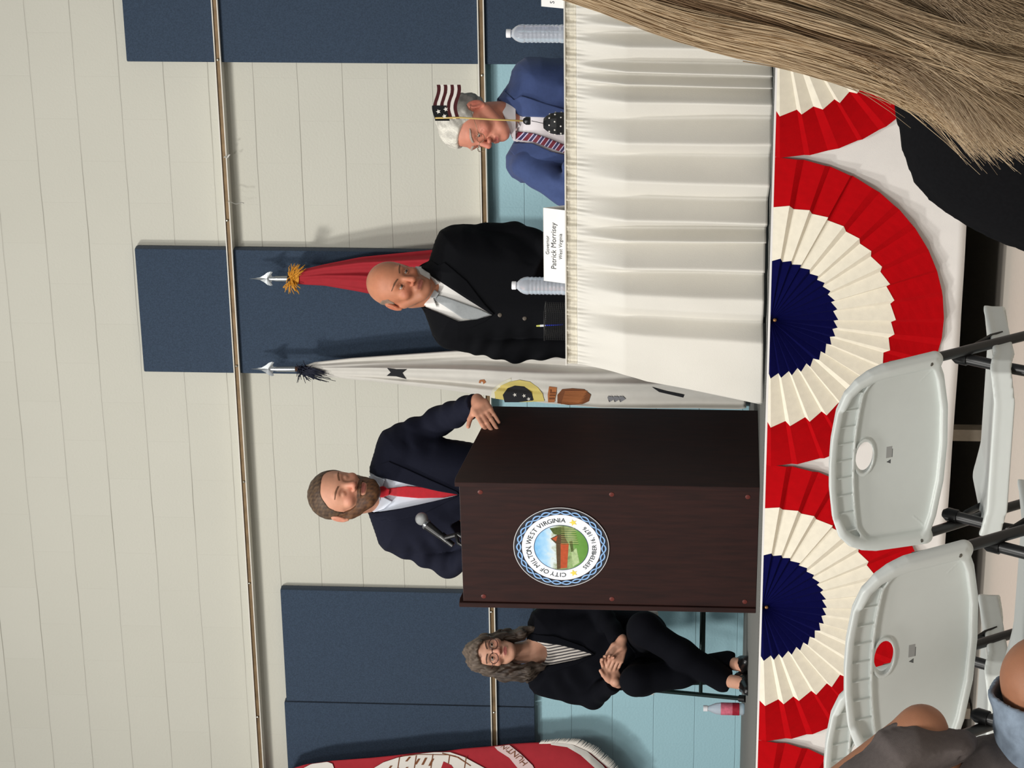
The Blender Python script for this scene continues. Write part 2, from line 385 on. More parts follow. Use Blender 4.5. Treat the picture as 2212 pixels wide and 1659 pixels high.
# skirt of the stage
cloth_w = mat('cloth_white', (214, 210, 206), 0.85, noise=0.04, nscale=6, bump=0.25, bscale=500)
nx, nz = 700, 24; xs = np.linspace(-10.5, 0.9, nx)
V = []
zb = 0.165
for j in range(nz):
    t = j/(nz-1); z = H-0.005 - t*(H-0.005-zb)
    wav = 0.006*np.sin(xs*3.1+0.6)*t + 0.005*np.sin(xs*7.7+2)*t + 0.003*np.sin(xs*17)*t*t + 0.0025*np.sin(xs*5+z*9)
    V.append(np.stack([xs, np.full(nx, STY-0.012)-np.abs(wav), np.full(nx, z)+0.006*np.sin(xs*2.1)*t], 1))
V = np.concatenate(V); q = np.arange(nx*(nz-1)).reshape(nz-1, nx)[:, :-1].ravel()
Fq = np.stack([q, q+nx, q+nx+1, q+1], 1)
o = link('stage_skirt', mesh_from(V, Fq), cloth_w); m_ = o.modifiers.new('thick', 'SOLIDIFY'); m_.thickness = 0.0015
tag(o, 'plain white cloth skirt hanging from the stage edge behind the bunting', 'cloth skirt')
# ---- metal tracks on the wall
white_lip = mat('track_lip_white', (226, 222, 212), 0.5)
track_br = mat('track_brown', (120, 98, 70), 0.5, noise=0.25, nscale=14, metal=0.3)
def track(name, z, yf, h, label):
    r = empty(name, (-5.5, 0, z)); tag(r, label, 'wall track')
    d = -yf
    b = MB(); b.box((-5.2, -d/2+0.004, z), (12.6, d-0.010, h*0.62)); b.build('channel', track_br, r, world=r)
    b = MB(); b.box((-5.2, -d/2, z+h*0.40), (12.6, d, h*0.16)); b.build('lip', white_lip, r, world=r)
    b = MB(); b.box((-5.2, -d/2, z-h*0.40), (12.6, d, h*0.16)); b.build('lip', white_lip, r, world=r)
    rr = random.Random(int(z*100))
    for k in range(16):
        b = MB(); b.sphere((-10.4+k*0.66+rr.random()*0.2, -d+0.004, z+rr.uniform(-.003, .003)), (0.006, 0.003, 0.006), 8)
        b.build('screw', mat('screw_steel', (170, 165, 150), 0.3, metal=0.9), r, world=r)
    return r
tr2 = track('wall_track', RAILZ2, -0.075, 0.030, 'upper long thin metal track with brown channel crossing the wall')
tr1 = track('wall_track', RAILZ, -0.070, 0.032, 'lower long thin metal track where grey-white wall meets blue paint')
# torn strips of white tape hanging on the upper track
tape = mat('tape_white', (222, 220, 214), 0.5)
for (u0, v0, u1, v1, lab) in ((1659-436, 491, 1659-440, 527, 'longer torn strip of white tape hanging from the upper wall track'), (1659-340, 484, 1659-336, 497, 'short curled scrap of white tape on the upper wall track')):
    A = at_y(u0, v0, -0.079); B = at_y(u1, v1, -0.083); b = MB()
    pts = [A+(B-A)*t+np.array((0.004*math.sin(9*t), -0.004*math.sin(5*t)-0.002, 0)) for t in np.linspace(0, 1, 9)]
    b.tube(pts, 0.004, 6, flat=0.2); tag(b.build('tape_strip', tape), lab, 'tape')
# ---- acoustic panels
fab_m = mat('panel_fabric', (54, 68, 86), 0.95, noise=0.20, nscale=170, bump=0.35, bscale=700, sheen=0.15)
def panel(u0, u1, vt, vb, th, label, zt=None, zb=None):
    xa = at_y(u0, (vt+vb)/2, -th)[0]; xb = at_y(u1, (vt+vb)/2, -th)[0]
    zt = zt if zt is not None else at_y((u0+u1)/2, vt, -th)[2]; zb = zb if zb is not None else at_y((u0+u1)/2, vb, -th)[2]
    b = MB(); b.box(((xa+xb)/2, -th/2-0.002, (zt+zb)/2), (xb-xa, th-0.002, zt-zb), bev=0.008)
    o = b.build('acoustic_panel', fab_m, smooth='auto'); tag(o, label, 'acoustic panel'); return (xa, xb, zt, zb)
panel(847, 1115, 301, 1440, 0.05, 'tall dark blue fabric panel on the wall behind the two flagpoles')
panel(1521, 1800, 263, 1440, 0.05, 'tall dark blue fabric panel on the wall behind the seated man and right-hand bottle')
a = panel(138.5, 380, 612, 1153, 0.05, 'dark blue fabric panel on the wall behind the seated woman and lectern')
panel(-110, 136.5, 621, 1156, 0.05, 'dark blue fabric panel at the far left, half behind the red pictured flag')
# ================================================================ FOLDING CHAIRS
plastic = mat('plastic_white', (222, 226, 222), 0.38, spec=0.5, noise=0.01, nscale=30)
tube_m = mat('tube_black', (24, 23, 23), 0.35, spec=0.6)
tube_g = mat('tube_dark_green', (30, 46, 44), 0.25, metal=0.6, spec=0.7)
cap_m = mat('rubber_black', (14, 14, 14), 0.4)
rivet_m = mat('rivet', (120, 118, 112), 0.3, metal=0.9)
label_m = mat('sticker_grey', (168, 168, 166), 0.5); ink_m = mat('sticker_ink', (96, 98, 98), 0.5)
RX, RZE, TZ = 0.222, 0.60, 0.825           # rail half spacing, height of the rail ends, top of the back
def rail_y(z): return -0.17 - (z-RZE)*0.46
def back_f(P):
    # rear (camera) side of a moulded back rest; local frame: x, n (out of the plate, towards the rear), s (up along the plate)
    X = P[:, 0]; Y = P[:, 1]; Z = P[:, 2]
    y0 = rail_y(Z) - 0.004 + 0.028*(1-(X/0.22)**2)          # the plate bows forward in the middle
    n = (y0-Y)                                                # positive towards the rear
    W = 0.222; out = [(-W-.004, .600), (-W+.002, .70), (-.214, .738), (-.199, .772), (-.172, .799), (-.13, .815), (-.06, .824), (0, .826), (.06, .824), (.13, .815), (.172, .799), (.199, .772), (.214, .738), (W-.002, .70), (W+.004, .600), (.205, .590), (.17, .578), (.09, .564), (0, .560), (-.09, .564), (-.17, .578), (-.205, .590)]
    d2 = poly2(X, Z, out)
    slab = smax(d2, np.abs(n)-0.0048, .004)
    rim = smax(np.abs(d2+0.0075)-0.0075, np.abs(n-0.008)-0.015, .006)
    f = smin(slab, rim, 0.004)
    # ledge wall under the ribbed channel
    zl = 0.772 - 0.020*(X/0.2)**2 - 0.45*np.maximum(np.abs(X)-0.165, 0)
    wall = np.maximum(np.maximum(np.abs(Z-zl)-0.0028, np.abs(n-0.006)-0.011), d2)
    f = smin(f, wall, 0.003)
    for k in range(-4, 5):
        xr = k*0.042
        rib = np.maximum(np.maximum(np.abs(X-xr)-0.0015, np.maximum(zl-Z, d2)), np.abs(n-0.004)-0.009)
        f = np.minimum(f, rib)
    # triangular webs in the lower corners
    for s in (-1, 1):
        web = np.maximum(np.maximum(np.abs((s*X-0.185)*0.75+(Z-0.612)*0.75)-0.0014, np.maximum(d2, 0.166-s*X)), np.abs(n-0.000)-0.0055); f = np.minimum(f, web)
        # moulded sleeves over the tubes
        p0 = (s*(W-0.004), float(rail_y(0.602))-0.007, 0.602); p1 = (s*(W-0.010), float(rail_y(0.715))-0.007, 0.715); p2 = (s*0.193, float(rail_y(0.78))-0.002, 0.775)
        f = smin(f, chain(P, [(*p0, 0.0185), (*p1, 0.0170), (s*0.205, float(rail_y(0.745))-0.008, 0.745, 0.0150), (s*0.192, float(rail_y(0.770))-0.009, 0.770, 0.0125), (s*0.172, float(rail_y(0.789))-0.009, 0.789, 0.0095), (s*0.140, float(rail_y(0.801))-0.009, 0.801, 0.0060)]), 0.008)
    # handle hole with its rim
    hole = np.sqrt((X/0.040)**2+((Z-0.748)/0.0205)**2)-1
    hz = hole*0.020
    collar = np.maximum(np.abs(hz-0.001)-0.0022, np.abs(n-0.004)-0.009); f = smin(f, collar, 0.002)
    f = np.maximum(f, -np.maximum(hz+0.001, np.abs(n)-0.05))
    f = np.maximum(f, zl*0+(0.55-Z))
    return f
Vb, Fb = nets(back_f, (-0.25, -0.32, 0.55), (0.25, -0.12, 0.84), 0.0017, L=1.6)
Vb = relax(Vb, Fb, 6)
back_me = mesh_from(Vb, Fb, True, 'back_rest')
back_me.materials.append(plastic)
def seat_f(P):
    X, Y, Z = P[:, 0], P[:, 1], P[:, 2]
    z0 = 0.452 + 0.012*np.clip((np.abs(X)-0.13)/0.08, 0, 1) - 0.010*np.clip((Y-0.10)/0.06, 0, 1)**2 + 0.014*np.clip((-0.13-Y)/0.06, 0, 1)
    out = [(-.215, -.17), (-.20, -.205), (-.14, -.215), (.14, -.215), (.20, -.205), (.215, -.17), (.218, .12), (.20, .155), (.12, .172), (-.12, .172), (-.20, .155), (-.218, .12)]
    d2 = poly2(X, Y, out)
    top = np.maximum(d2, np.abs(Z-z0)-0.004); skirt = np.maximum(np.abs(d2+0.004)-0.004, np.abs(Z-z0+0.018)-0.022)
    return smin(top, skirt, 0.006)
Vs, Fs_ = nets(seat_f, (-0.235, -0.235, 0.40), (0.235, 0.19, 0.485), 0.0035, L=1.5)
Vs = relax(Vs, Fs_, 4)
seat_me = mesh_from(Vs, Fs_, True, 'seat'); seat_me.materials.append(plastic)
def make_chair(tube_mat, stickers=True, zc=0.0):
    r = empty('folding_chair', (0, 0, 0))
    o = bpy.data.objects.new('back_rest', back_me); COL.objects.link(o); o.parent = r
    if stickers:
        zz = 0.692; b = MB()
        def sb(x0, x1, z0, z1, mi):
            P = []
            for x, z in ((x0, z0), (x1, z0), (x1, z1), (x0, z1)):
                P.append((x, float(rail_y(z))-0.004+0.028*(1-(x/0.22)**2)-0.0048, z))
            b.add(P, [(0, 1, 2, 3)], mi)
        sb(-0.016, 0.012, zz-0.007, zz+0.006, 0); sb(-0.016, 0.005, zz-0.0085, zz-0.0068, 1)
        P = [(x, float(rail_y(z))-0.004+0.028*(1-(x/0.22)**2)-0.0048, z) for x, z in ((-.031, zz-.005), (-.020, zz-.005), (-.0255, zz+.005))]
        b.add(P, [(0, 1, 2)], 1); q = b.build('sticker', [label_m, ink_m], o)
    for s in (-1, 1):
        b = MB(); b.lathe([(0.0055, 0), (0.0055, 0.003), (0.003, 0.0045)], (s*(RX-0.004), rail_y(0.612)-0.0245, 0.612), 12, R=Rx(math.pi/2)); b.build('rivet', rivet_m, o, smooth='auto')
    q = bpy.data.objects.new('seat', seat_me); COL.objects.link(q); q.parent = r
    for s in (-1, 1):
        # long tube: from the back rest down to the front foot
        b = MB(); x = s*(RX-0.004)
        b.tube([(x, rail_y(0.70), 0.70), (x, rail_y(0.60), 0.60), (x-s*0.004, -0.04, 0.40), (x-s*0.004, 0.20, 0.02)], 0.0125, 14, flat=0.85)
        t = b.build('leg', tube_mat, r, smooth='auto')
        b = MB(); b.tube([(x-s*0.004, 0.196, 0.028), (x-s*0.004, 0.212, 0.0)], [0.0165, 0.017], 12); b.build('foot_cap', cap_m, t, smooth='auto')
        b = MB(); x2 = s*0.196
        b.tube([(x2, -0.115, 0.545), (x2, -0.165, 0.45), (x2-s*.002, -0.335, 0.02)], 0.0125, 14, flat=0.85)
        t = b.build('leg', tube_mat, r, smooth='auto')
        b = MB(); b.tube([(x2, -0.125, 0.525), (x2, -0.113, 0.547), (x2, -0.108, 0.556)], [0.0155, 0.0155, 0.009], 12); b.build('end_cap', cap_m, t, smooth='auto')
        b = MB(); b.tube([(x2, -0.333, 0.028), (x2, -0.343, 0.0)], [0.0165, 0.017], 12); b.build('foot_cap', cap_m, t, smooth='auto')
        b = MB(); b.tube([(s*0.208, -0.125, 0.530), (s*0.210, -0.085, 0.505), (s*0.212, -0.045, 0.47), (s*0.212, -0.02, 0.44)], [0.008, 0.010, 0.010, 0.007], 8, flat=0.35); b.build('bracket', tube_mat, r, smooth='auto')
    b = MB(); b.tube([(-0.20, -0.295+zc*.4, 0.115+zc*.42), (0.20, -0.295+zc*.4, 0.115+zc*.42)], 0.009, 10); b.build('crossbar', tube_mat, r, smooth=True)
    b = MB(); b.tube([(-0.205, 0.135-zc*.2, 0.13+zc*.4), (0.205, 0.135-zc*.2, 0.13+zc*.4)], 0.009, 10); b.build('crossbar', tube_mat, r, smooth=True)
    return r
A = at_z(909, 2022, RZE); B = at_z(484, 1997, RZE); mid = (A+B)/2
yaw1 = math.atan2(A[1]-B[1], A[0]-B[0])
print('chair1 width', np.linalg.norm(A-B), 'yaw', yaw1, 'mid', mid)
def place_rail(r, mid, yaw):
    off = Rz(yaw) @ np.array((0, -0.17, 0)); r.location = (mid[0]-off[0], mid[1]-off[1], 0); r.rotation_euler = (0, 0, yaw)
yaw1 *= 0.5
ch1 = make_chair(tube_m); place_rail(ch1, mid, yaw1)
tag(ch1, 'white plastic folding chair with black legs, right-hand one in the audience row nearest the stage', 'chair')
ch3 = copy_tree(ch1); S1 = at_z(1010, 2142, 0.455); S3 = at_z(382, 2130, 0.455); ch3.location = Vector(ch1.location)+Vector((S3[0]-S1[0], S3[1]-S1[1], 0))
tag(ch3, 'white folding chair mostly hidden behind the foreground one, at the left of the audience rows', 'chair')
ch2 = copy_tree(ch1); A2 = at_z(474, 2083, RZE); m2 = A2 - Rz(yaw1) @ np.array((0.215, 0, 0)); place_rail(ch2, m2, yaw1)
tag(ch2, 'foreground white plastic folding chair beside the sleeved elbow of the seated person', 'chair')
# ================================================================ BUNTING
bun_blue = mat('bunting_blue', (5, 6, 58), 0.95, spec=0.08, noise=0.08, nscale=60, bump=0.2)
bun_white = mat('bunting_cream', (222, 215, 198), 0.9, noise=0.04, nscale=40, bump=0.2)
bun_red = mat('bunting_red', (166, 0, 8), 0.9, spec=0.10, noise=0.06, nscale=30, bump=0.2)
pin_m = mat('pin_bronze', (150, 110, 70), 0.4, metal=0.7)
def bunting(uL, uC, uR, label, seed, vdrop=None):
    y0 = STY-0.034
    pl, pc, pr = at_y(uL, 1650, y0)[0], at_y(uC, 1660, y0)[0], at_y(uR, 1672, y0)[0]
    r = random.Random(seed); NP = 20; N = NP*2; rad = [0.0, 0.02, .06, .12, .18, .235, .236, .30, .37, .44, .442, .50, .56, .625]
    root = empty('bunting_fan', (pc, STY-0.001, H-0.02)); tag(root, label, 'bunting', 'pleated fans of bunting along the stage edge')
    jit = [r.uniform(-0.22, 0.22)+(0.62 if q_ % 2 else 0.0) for q_ in range(N+1)]
    def pt(i, R, k):
        ph = math.pi*(i+jit[i]*(0.8 if 0 < i < N else 0))/N
        half = (pc-pl) if math.cos(ph) < 0 else (pr-pc)
        fx = half/0.61; outer = R/0.625
        x = pc + R*math.cos(ph)*fx*(0.955+0.02*(abs(math.cos(ph))))
        z = H-0.012 - R*math.sin(ph)*1.0
        amp = 0.003+0.021*min(outer, 0.72)*(1-0.45*max(0, (outer-0.72)/0.28))
        y = y0 - amp*(1 if i % 2 else 0.05) - 0.006*math.sin(3*ph+seed)*outer
        return (x, y, z)
    col = lambda R: 0 if R < 0.2355 else (1 if R < 0.441 else 2)
    for nm, r0, r1, m in (('blue_centre', 0.0, 0.235, bun_blue), ('cream_band', 0.229, 0.442, bun_white), ('red_border', 0.436, 0.625, bun_red)):
        b = MB(); rr = np.linspace(r0, r1, 7); V = []
        for j, R in enumerate(rr):
            for i in range(N+1):
                e = 0.0
                if j == len(rr)-1 and nm != 'red_border': e = (0.010 if i % 2 else -0.006)
                if j == 0 and nm != 'blue_centre': e = (0.010 if i % 2 else -0.006)
                x, y, z = pt(i, R+e, j)
                if nm == 'cream_band' and j == 0: y += 0.001
                V.append((x, y - (0.0012 if nm == 'cream_band' else (0.0006 if nm == 'blue_centre' else 0)), z))
        Fs = [(j*(N+1)+i, j*(N+1)+i+1, (j+1)*(N+1)+i+1, (j+1)*(N+1)+i) for j in range(len(rr)-1) for i in range(N)]
        b.add(V, Fs); o = b.build(nm, m, root, smooth=False, world=root)
        bm = bmesh.new(); bm.from_mesh(o.data); bmesh.ops.recalc_face_normals(bm, faces=bm.faces[:]); bm.to_mesh(o.data); bm.free()
        md = o.modifiers.new('thick', 'SOLIDIFY'); md.thickness = 0.0012
    b = MB(); b.sphere((pc+0.003, y0-0.012, H-0.028), 0.007, 10); b.build('pin', pin_m, root, smooth=True, world=root)
    return root
bunting(60, 349, 656, 'bunting fan with cream pleats and blue centre hanging below the lectern, left-hand whole one', 3)
bunting(656, 969, 1319, 'widest bunting fan on the stage edge, hanging below the skirted table, behind the nearest-stage chair', 5)
bunting(1319, 1655, 1990, 'bunting fan at the right, half covered by the blonde hair', 8)
bunting(-530, -235, 58, 'bunting fan at the far left end of the stage edge, mostly cut off', 11)
# ================================================================ LECTERN
wood = bpy.data.materials.new('lectern_wood'); wood.use_nodes = True
_nt = wood.node_tree; _b = _nt.nodes['Principled BSDF']; _b.inputs['Roughness'].default_value = 0.42; _b.inputs['Specular IOR Level'].default_value = 0.35
_tc = _nt.nodes.new('ShaderNodeTexCoord'); _mp = _nt.nodes.new('ShaderNodeMapping'); _mp.inputs['Scale'].default_value = (22, 22, 2.2)
_n = _nt.nodes.new('ShaderNodeTexNoise'); _n.inputs['Scale'].default_value = 3.0; _n.inputs['Detail'].default_value = 8
_cr = _nt.nodes.new('ShaderNodeValToRGB'); _cr.color_ramp.elements[0].position = 0.3; _cr.color_ramp.elements[0].color = (*lin((33, 16, 14)), 1)
_cr.color_ramp.elements[1].position = 0.75; _cr.color_ramp.elements[1].color = (*lin((47, 23, 19)), 1)
_nt.links.new(_tc.outputs['Object'], _mp.inputs[0]); _nt.links.new(_mp.outputs[0], _n.inputs['Vector']); _nt.links.new(_n.outputs['Fac'], _cr.inputs[0]); _nt.links.new(_cr.outputs[0], _b.inputs['Base Color'])
LC = at_depth(607, 1636, 10.42); LROT = -0.115
LW, LD, LHF, LHB = 0.60, 0.57, 1.185, 1.08
lect = empty('lectern', (LC[0], LC[1], H), LROT)     # origin: front right bottom corner; +x right, +y away
tag(lect, 'dark brown wooden lectern with a round town emblem, standing at the stage edge', 'lectern')
def sidep(x):
    b = MB(); t = 0.022
    pr = [(-0.004, 0.0), (LD, 0.0), (LD, LHB), (0.03, LHF+0.004), (-0.004, LHF+0.004)]
    vs = [(x-t/2, y, z) for y, z in pr]+[(x+t/2, y, z) for y, z in pr]
    n = 5; b.add(vs, [tuple(range(n-1, -1, -1)), tuple(range(n, 2*n))]+[(i, (i+1) % n, n+(i+1) % n, n+i) for i in range(n)][::1])
    o = b.build('side_panel', wood, lect)
    bm = bmesh.new(); bm.from_mesh(o.data); bmesh.ops.recalc_face_normals(bm, faces=bm.faces[:]); bmesh.ops.bevel(bm, geom=bm.edges[:], offset=0.002, segments=1, affect='EDGES'); bm.to_mesh(o.data); bm.free()
sidep(-0.011); sidep(-LW+0.011)
b = MB(); b.box((-LW/2, 0.014, LHF/2-0.006), (LW-0.046, 0.018, LHF-0.014), bev=0.001); fp = b.build('front_panel', wood, lect)
sl = math.atan2(LHF-LHB, LD-0.03)
b = MB(); b.box((-LW/2, LD/2+0.02, (LHF+LHB)/2-0.045), (LW-0.046, LD-0.06, 0.018), R=None); top = b.build('reading_top', wood, lect)
top.data.transform(Matrix.Translation((0, LD/2, (LHF+LHB)/2-0.05)) @ Matrix.Rotation(-sl, 4, 'X') @ Matrix.Translation((0, -LD/2, -(LHF+LHB)/2+0.05)))
b = MB(); b.box((-LW/2, 0.30, 0.55), (LW-0.046, 0.5, 0.018)); b.build('shelf', wood, lect)
b = MB(); b.box((-LW/2, LD/2, 0.045), (LW-0.046, LD-0.02, 0.018)); b.build('shelf', wood, lect)
screw_m = mat('screw_cap_red', (96, 44, 38), 0.4)
for x in (-0.050, -LW+0.050):
    for z in (LHF-0.095, 0.575, 0.045):
        b = MB(); b.lathe([(0.010, 0), (0.010, 0.0012), (0.006, 0.0026)], (x, 0.005, z), 16, R=Rx(math.pi/2)); b.build('screw_cap', screw_m, lect, smooth='auto')
# ---- emblem on the lectern
emb_dark = mat('emblem_dark', (52, 50, 54), 0.35); emb_white = mat('emblem_white', (232, 233, 240), 0.4)
emb_blue = mat('emblem_blue', (140, 178, 222), 0.4); emb_line = mat('emblem_line', (40, 62, 92), 0.5)
emb_ink = mat('emblem_ink', (46, 58, 56), 0.5); emb_star = mat('emblem_star', (232, 208, 92), 0.5); emb_rim = mat('emblem_rim', (196, 196, 198), 0.35)
pic_m = bpy.data.materials.new('emblem_picture'); pic_m.use_nodes = True; _nt = pic_m.node_tree; _b = _nt.nodes['Principled BSDF']; _b.inputs['Roughness'].default_value = 0.4
_tc = _nt.nodes.new('ShaderNodeTexCoord'); _sx = _nt.nodes.new('ShaderNodeSeparateXYZ'); _nz = _nt.nodes.new('ShaderNodeTexNoise'); _nz.inputs['Scale'].default_value = 40; _nz.inputs['Detail'].default_value = 5
_nt.links.new(_tc.outputs['Object'], _sx.inputs[0]); _nt.links.new(_tc.outputs['Object'], _nz.inputs['Vector'])
_ma = _nt.nodes.new('ShaderNodeMath'); _ma.operation = 'MULTIPLY_ADD'; _ma.inputs[1].default_value = 0.08; _nt.links.new(_nz.outputs['Fac'], _ma.inputs[0]); _nt.links.new(_sx.outputs['Z'], _ma.inputs[2])
_mr = _nt.nodes.new('ShaderNodeMapRange'); _mr.inputs['From Min'].default_value = -0.105+0.04; _mr.inputs['From Max'].default_value = 0.105+0.04; _nt.links.new(_ma.outputs[0], _mr.inputs['Value'])
_cr = _nt.nodes.new('ShaderNodeValToRGB'); _e = _cr.color_ramp.elements; _e[0].position = 0.0; _e[0].color = (*lin((92, 140, 58)), 1); _e[1].position = 1.0; _e[1].color = (*lin((120, 182, 228)), 1)
for p_, c_ in ((0.2, (104, 150, 70)), (0.32, (150, 172, 120)), (0.42, (110, 128, 84)), (0.55, (150, 160, 120)), (0.66, (212, 224, 226)), (0.8, (168, 208, 236))):
    q_ = _e.new(p_); q_.color = (*lin(c_), 1)
_nt.links.new(_mr.outputs[0], _cr.inputs[0]); _nt.links.new(_cr.outputs[0], _b.inputs['Base Color'])
ER = 0.190; EX, EZ = -LW/2-0.003, LHF-0.410
emb = empty('emblem', (EX, 0.0045, EZ)); emb.parent = lect
# axes on the panel: x right, z up, y = -out
def disc(b, r0, r1, y, mi=0, n=96):
    if r0 <= 0: b.add([(r1*math.cos(2*math.pi*k/n), y, r1*math.sin(2*math.pi*k/n)) for k in range(n)], [tuple(range(n))], mi)
    else:
        b.add([(r*math.cos(2*math.pi*k/n), y, r*math.sin(2*math.pi*k/n)) for r in (r0, r1) for k in range(n)], [(k, (k+1) % n, n+(k+1) % n, n+k) for k in range(n)], mi)
b = MB(); n = 96
b.add([(ER*math.cos(2*math.pi*k/n), y, ER*math.sin(2*math.pi*k/n)) for y in (0, -0.004) for k in range(n)], [tuple(range(n-1, -1, -1)), tuple(range(n, 2*n))]+[(k, (k+1) % n, n+(k+1) % n, n+k) for k in range(n)])
disc(b, ER-0.003, ER, -0.0042, 1); disc(b, 0.0, 0.156, -0.0044, 2); disc(b, 0.106, 0.1085, -0.0049, 3)
b.build('disc', [emb_dark, emb_rim, emb_white, emb_line], emb)
b = MB(); disc(b, 0, 0.106, -0.0047); b.build('picture', pic_m, emb)
# covered bridge painted on the picture
b = MB()
def poly(b, pts, y, mi): b.add([(x, y, z) for x, z in pts], [tuple(range(len(pts)))], mi)
poly(b, [(-.096, -.022), (.020, -.030), (.020, .004), (-.100, .006)], -0.0050, 0)
poly(b, [(-.101, .004), (.022, .002), (.020, .020), (-.104, .018)], -0.0051, 1)
poly(b, [(.020, -.028), (.062, -.010), (.062, .014), (.043, .042), (.020, .022)], -0.0051, 1)
poly(b, [(.030, .020), (.043, .036), (.056, .014)], -0.0053, 0)
poly(b, [(.052, -.015), (.100, -.012), (.092, .045), (.066, .030)], -0.0050, 2)
for k in range(16):
    x = 0.016+0.0052*k; poly(b, [(x, -.07+.001*k), (x+.0016, -.07+.001*k), (x+.002, .0), (x+.0004, .0)], -0.0052, 3 if k % 2 else 2)
poly(b, [(-.02, -.04), (.03, -.032), (.035, -.044), (-.02, -.05)], -0.0050, 2)
poly(b, [(-.09, -.045), (-.02, -.04), (.0, -.06), (-.07, -.072)], -0.0050, 4)
b.build('bridge_drawing', [mat('paint_red_brown', (176, 78, 44), 0.5, noise=0.15, nscale=90), mat('paint_umber', (84, 66, 44), 0.5, noise=0.2, nscale=120), mat('paint_olive', (78, 92, 46), 0.5, noise=0.25, nscale=120), mat('paint_straw', (176, 172, 110), 0.5), mat('paint_sage', (170, 190, 140), 0.5, noise=0.2, nscale=90)], emb)
# braid ring
b = MB(); N = 26
for s in (0, 1):
    pts = []
    for k in range(N*8+1):
        a = 2*math.pi*k/(N*8); rr_ = 0.1685+0.0078*math.sin(a*N/1.0*0.5*2/2+s*math.pi)
        pts.append((rr_*math.cos(a), rr_*math.sin(a), -0.0058-0.0008*math.cos(a*N/2*2/2*1+s*math.pi)))
    for wd, y0, mi in ((0.0072, 0.0, 1), (0.0056, -0.0006, 0)):
        vs = []
        for i, (x, z, y) in enumerate(pts):
            r_ = math.hypot(x, z); vs += [(x*(1-wd/2/r_), y+y0, z*(1-wd/2/r_)), (x*(1+wd/2/r_), y+y0, z*(1+wd/2/r_))]
        b.add(vs, [(2*i, 2*i+1, 2*i+3, 2*i+2) for i in range(len(pts)-1)], mi)
b.build('braid_ring', [emb_blue, emb_line], emb)
def arc_text(s, R, a0, a1, size, inward=False):
    """letters on a circle from angle a0 to a1 (degrees, counter-clockwise from +x)"""
    b = MB(); adv = []
    for ch in s:
        adv.append({'I': .5, ',': .4, ' ': .45, 'M': 1.25, 'W': 1.35, '1': .8}.get(ch, 1.0))
    tot = sum(adv); acc = 0
    for ch, w_ in zip(s, adv):
        t = (acc+w_/2)/tot; acc += w_
        if ch == ' ': continue
        a = math.radians(a0+(a1-a0)*t); v, f = ribbon_text(ch, size, 0.0002)
        if not len(v): continue
        sc = a-math.pi/2 if not inward else a+math.pi/2
        h = 0.0 if not inward else -0.7*size
        P = []
        for p in v:
            x, z = p[0]*1.0, p[1]-0.35*size
            xr = x*math.cos(sc)-z*math.sin(sc); zr = x*math.sin(sc)+z*math.cos(sc)
            P.append((xr+R*math.cos(a), -0.0054-p[2], zr+R*math.sin(a)))
        b.add(P, f)
    return b
arc_text('CITY OF MILTON, WEST VIRGINIA', 0.131, 188, -8, 0.0285).build('lettering', emb_ink, emb)
arc_text('SEPTEMBER 16, 1876', 0.131, 222, 318, 0.0245, True).build('lettering', emb_ink, emb)
for s in (-1, 1):
    a = math.radians(-90+s*68); cx_, cz_ = 0.130*math.cos(a), 0.130*math.sin(a)
    b = MB(); vs = [(cx_+(0.0165 if k % 2 == 0 else 0.0072)*math.sin(math.pi*k/5), -0.0054, cz_+(0.0165 if k % 2 == 0 else 0.0072)*math.cos(math.pi*k/5)) for k in range(10)]
    b.add(vs+[(cx_, -0.0056, cz_)], [(k, (k+1) % 10, 10) for k in range(10)]); b.build('star', emb_star, emb)
# ---- microphone on its clip and bent neck
blk = mat('plastic_black', (18, 18, 19), 0.35, spec=0.5); mesh_silver = mat('mic_mesh', (176, 178, 178), 0.35, metal=0.7, bump=1.0, bscale=900)
mic = empty('microphone', tuple(at_depth(484, 1001, 10.78))); tag(mic, 'black microphone with silver mesh head on a clip above the lectern', 'microphone')
Dm = 10.90; hd = at_depth(538, 911, Dm); e0 = at_depth(526, 921, Dm); e1 = at_depth(491, 966, Dm-0.03); e2 = at_depth(481, 979, Dm-.035)
b = MB(); b.sphere(hd, 0.0265, 24); b.build('mesh_head', mesh_silver, mic, smooth=True, world=mic)
b = MB(); b.tube([e0, e1, e2], [0.0195, 0.0125, 0.012], 18); b.build('handle', blk, mic, smooth='auto', world=mic)
b = MB(); ax_ = (e1-e0)/np.linalg.norm(e1-e0); b.tube([e0-ax_*0.004, e0+ax_*0.006], 0.0215, 20); b.build('collar', mat('chrome_ring', (140, 142, 145), 0.25, metal=0.9), mic, smooth='auto', world=mic)
b = MB(); c0 = at_depth(503, 953, Dm-.03); b.tube([c0, c0+(e2-c0)*0.5], [0.0165, 0.0155], 16); b.tube([at_depth(497, 962, Dm-.05), at_depth(505, 990, Dm-.07), at_depth(497, 1004, Dm-.08)], [0.010, 0.009, 0.010], 12); b.build('clip', blk, mic, smooth='auto', world=mic)
b = MB(); b.tube([at_depth(505, 985, Dm-.07), at_depth(486, 990, Dm-.08), at_depth(478, 1006, Dm-.09), at_depth(480, 1045, Dm-.09), at_depth(484, 1078, Dm-.1)], 0.0075, 12); b.build('neck', blk, mic, smooth=True, world=mic)
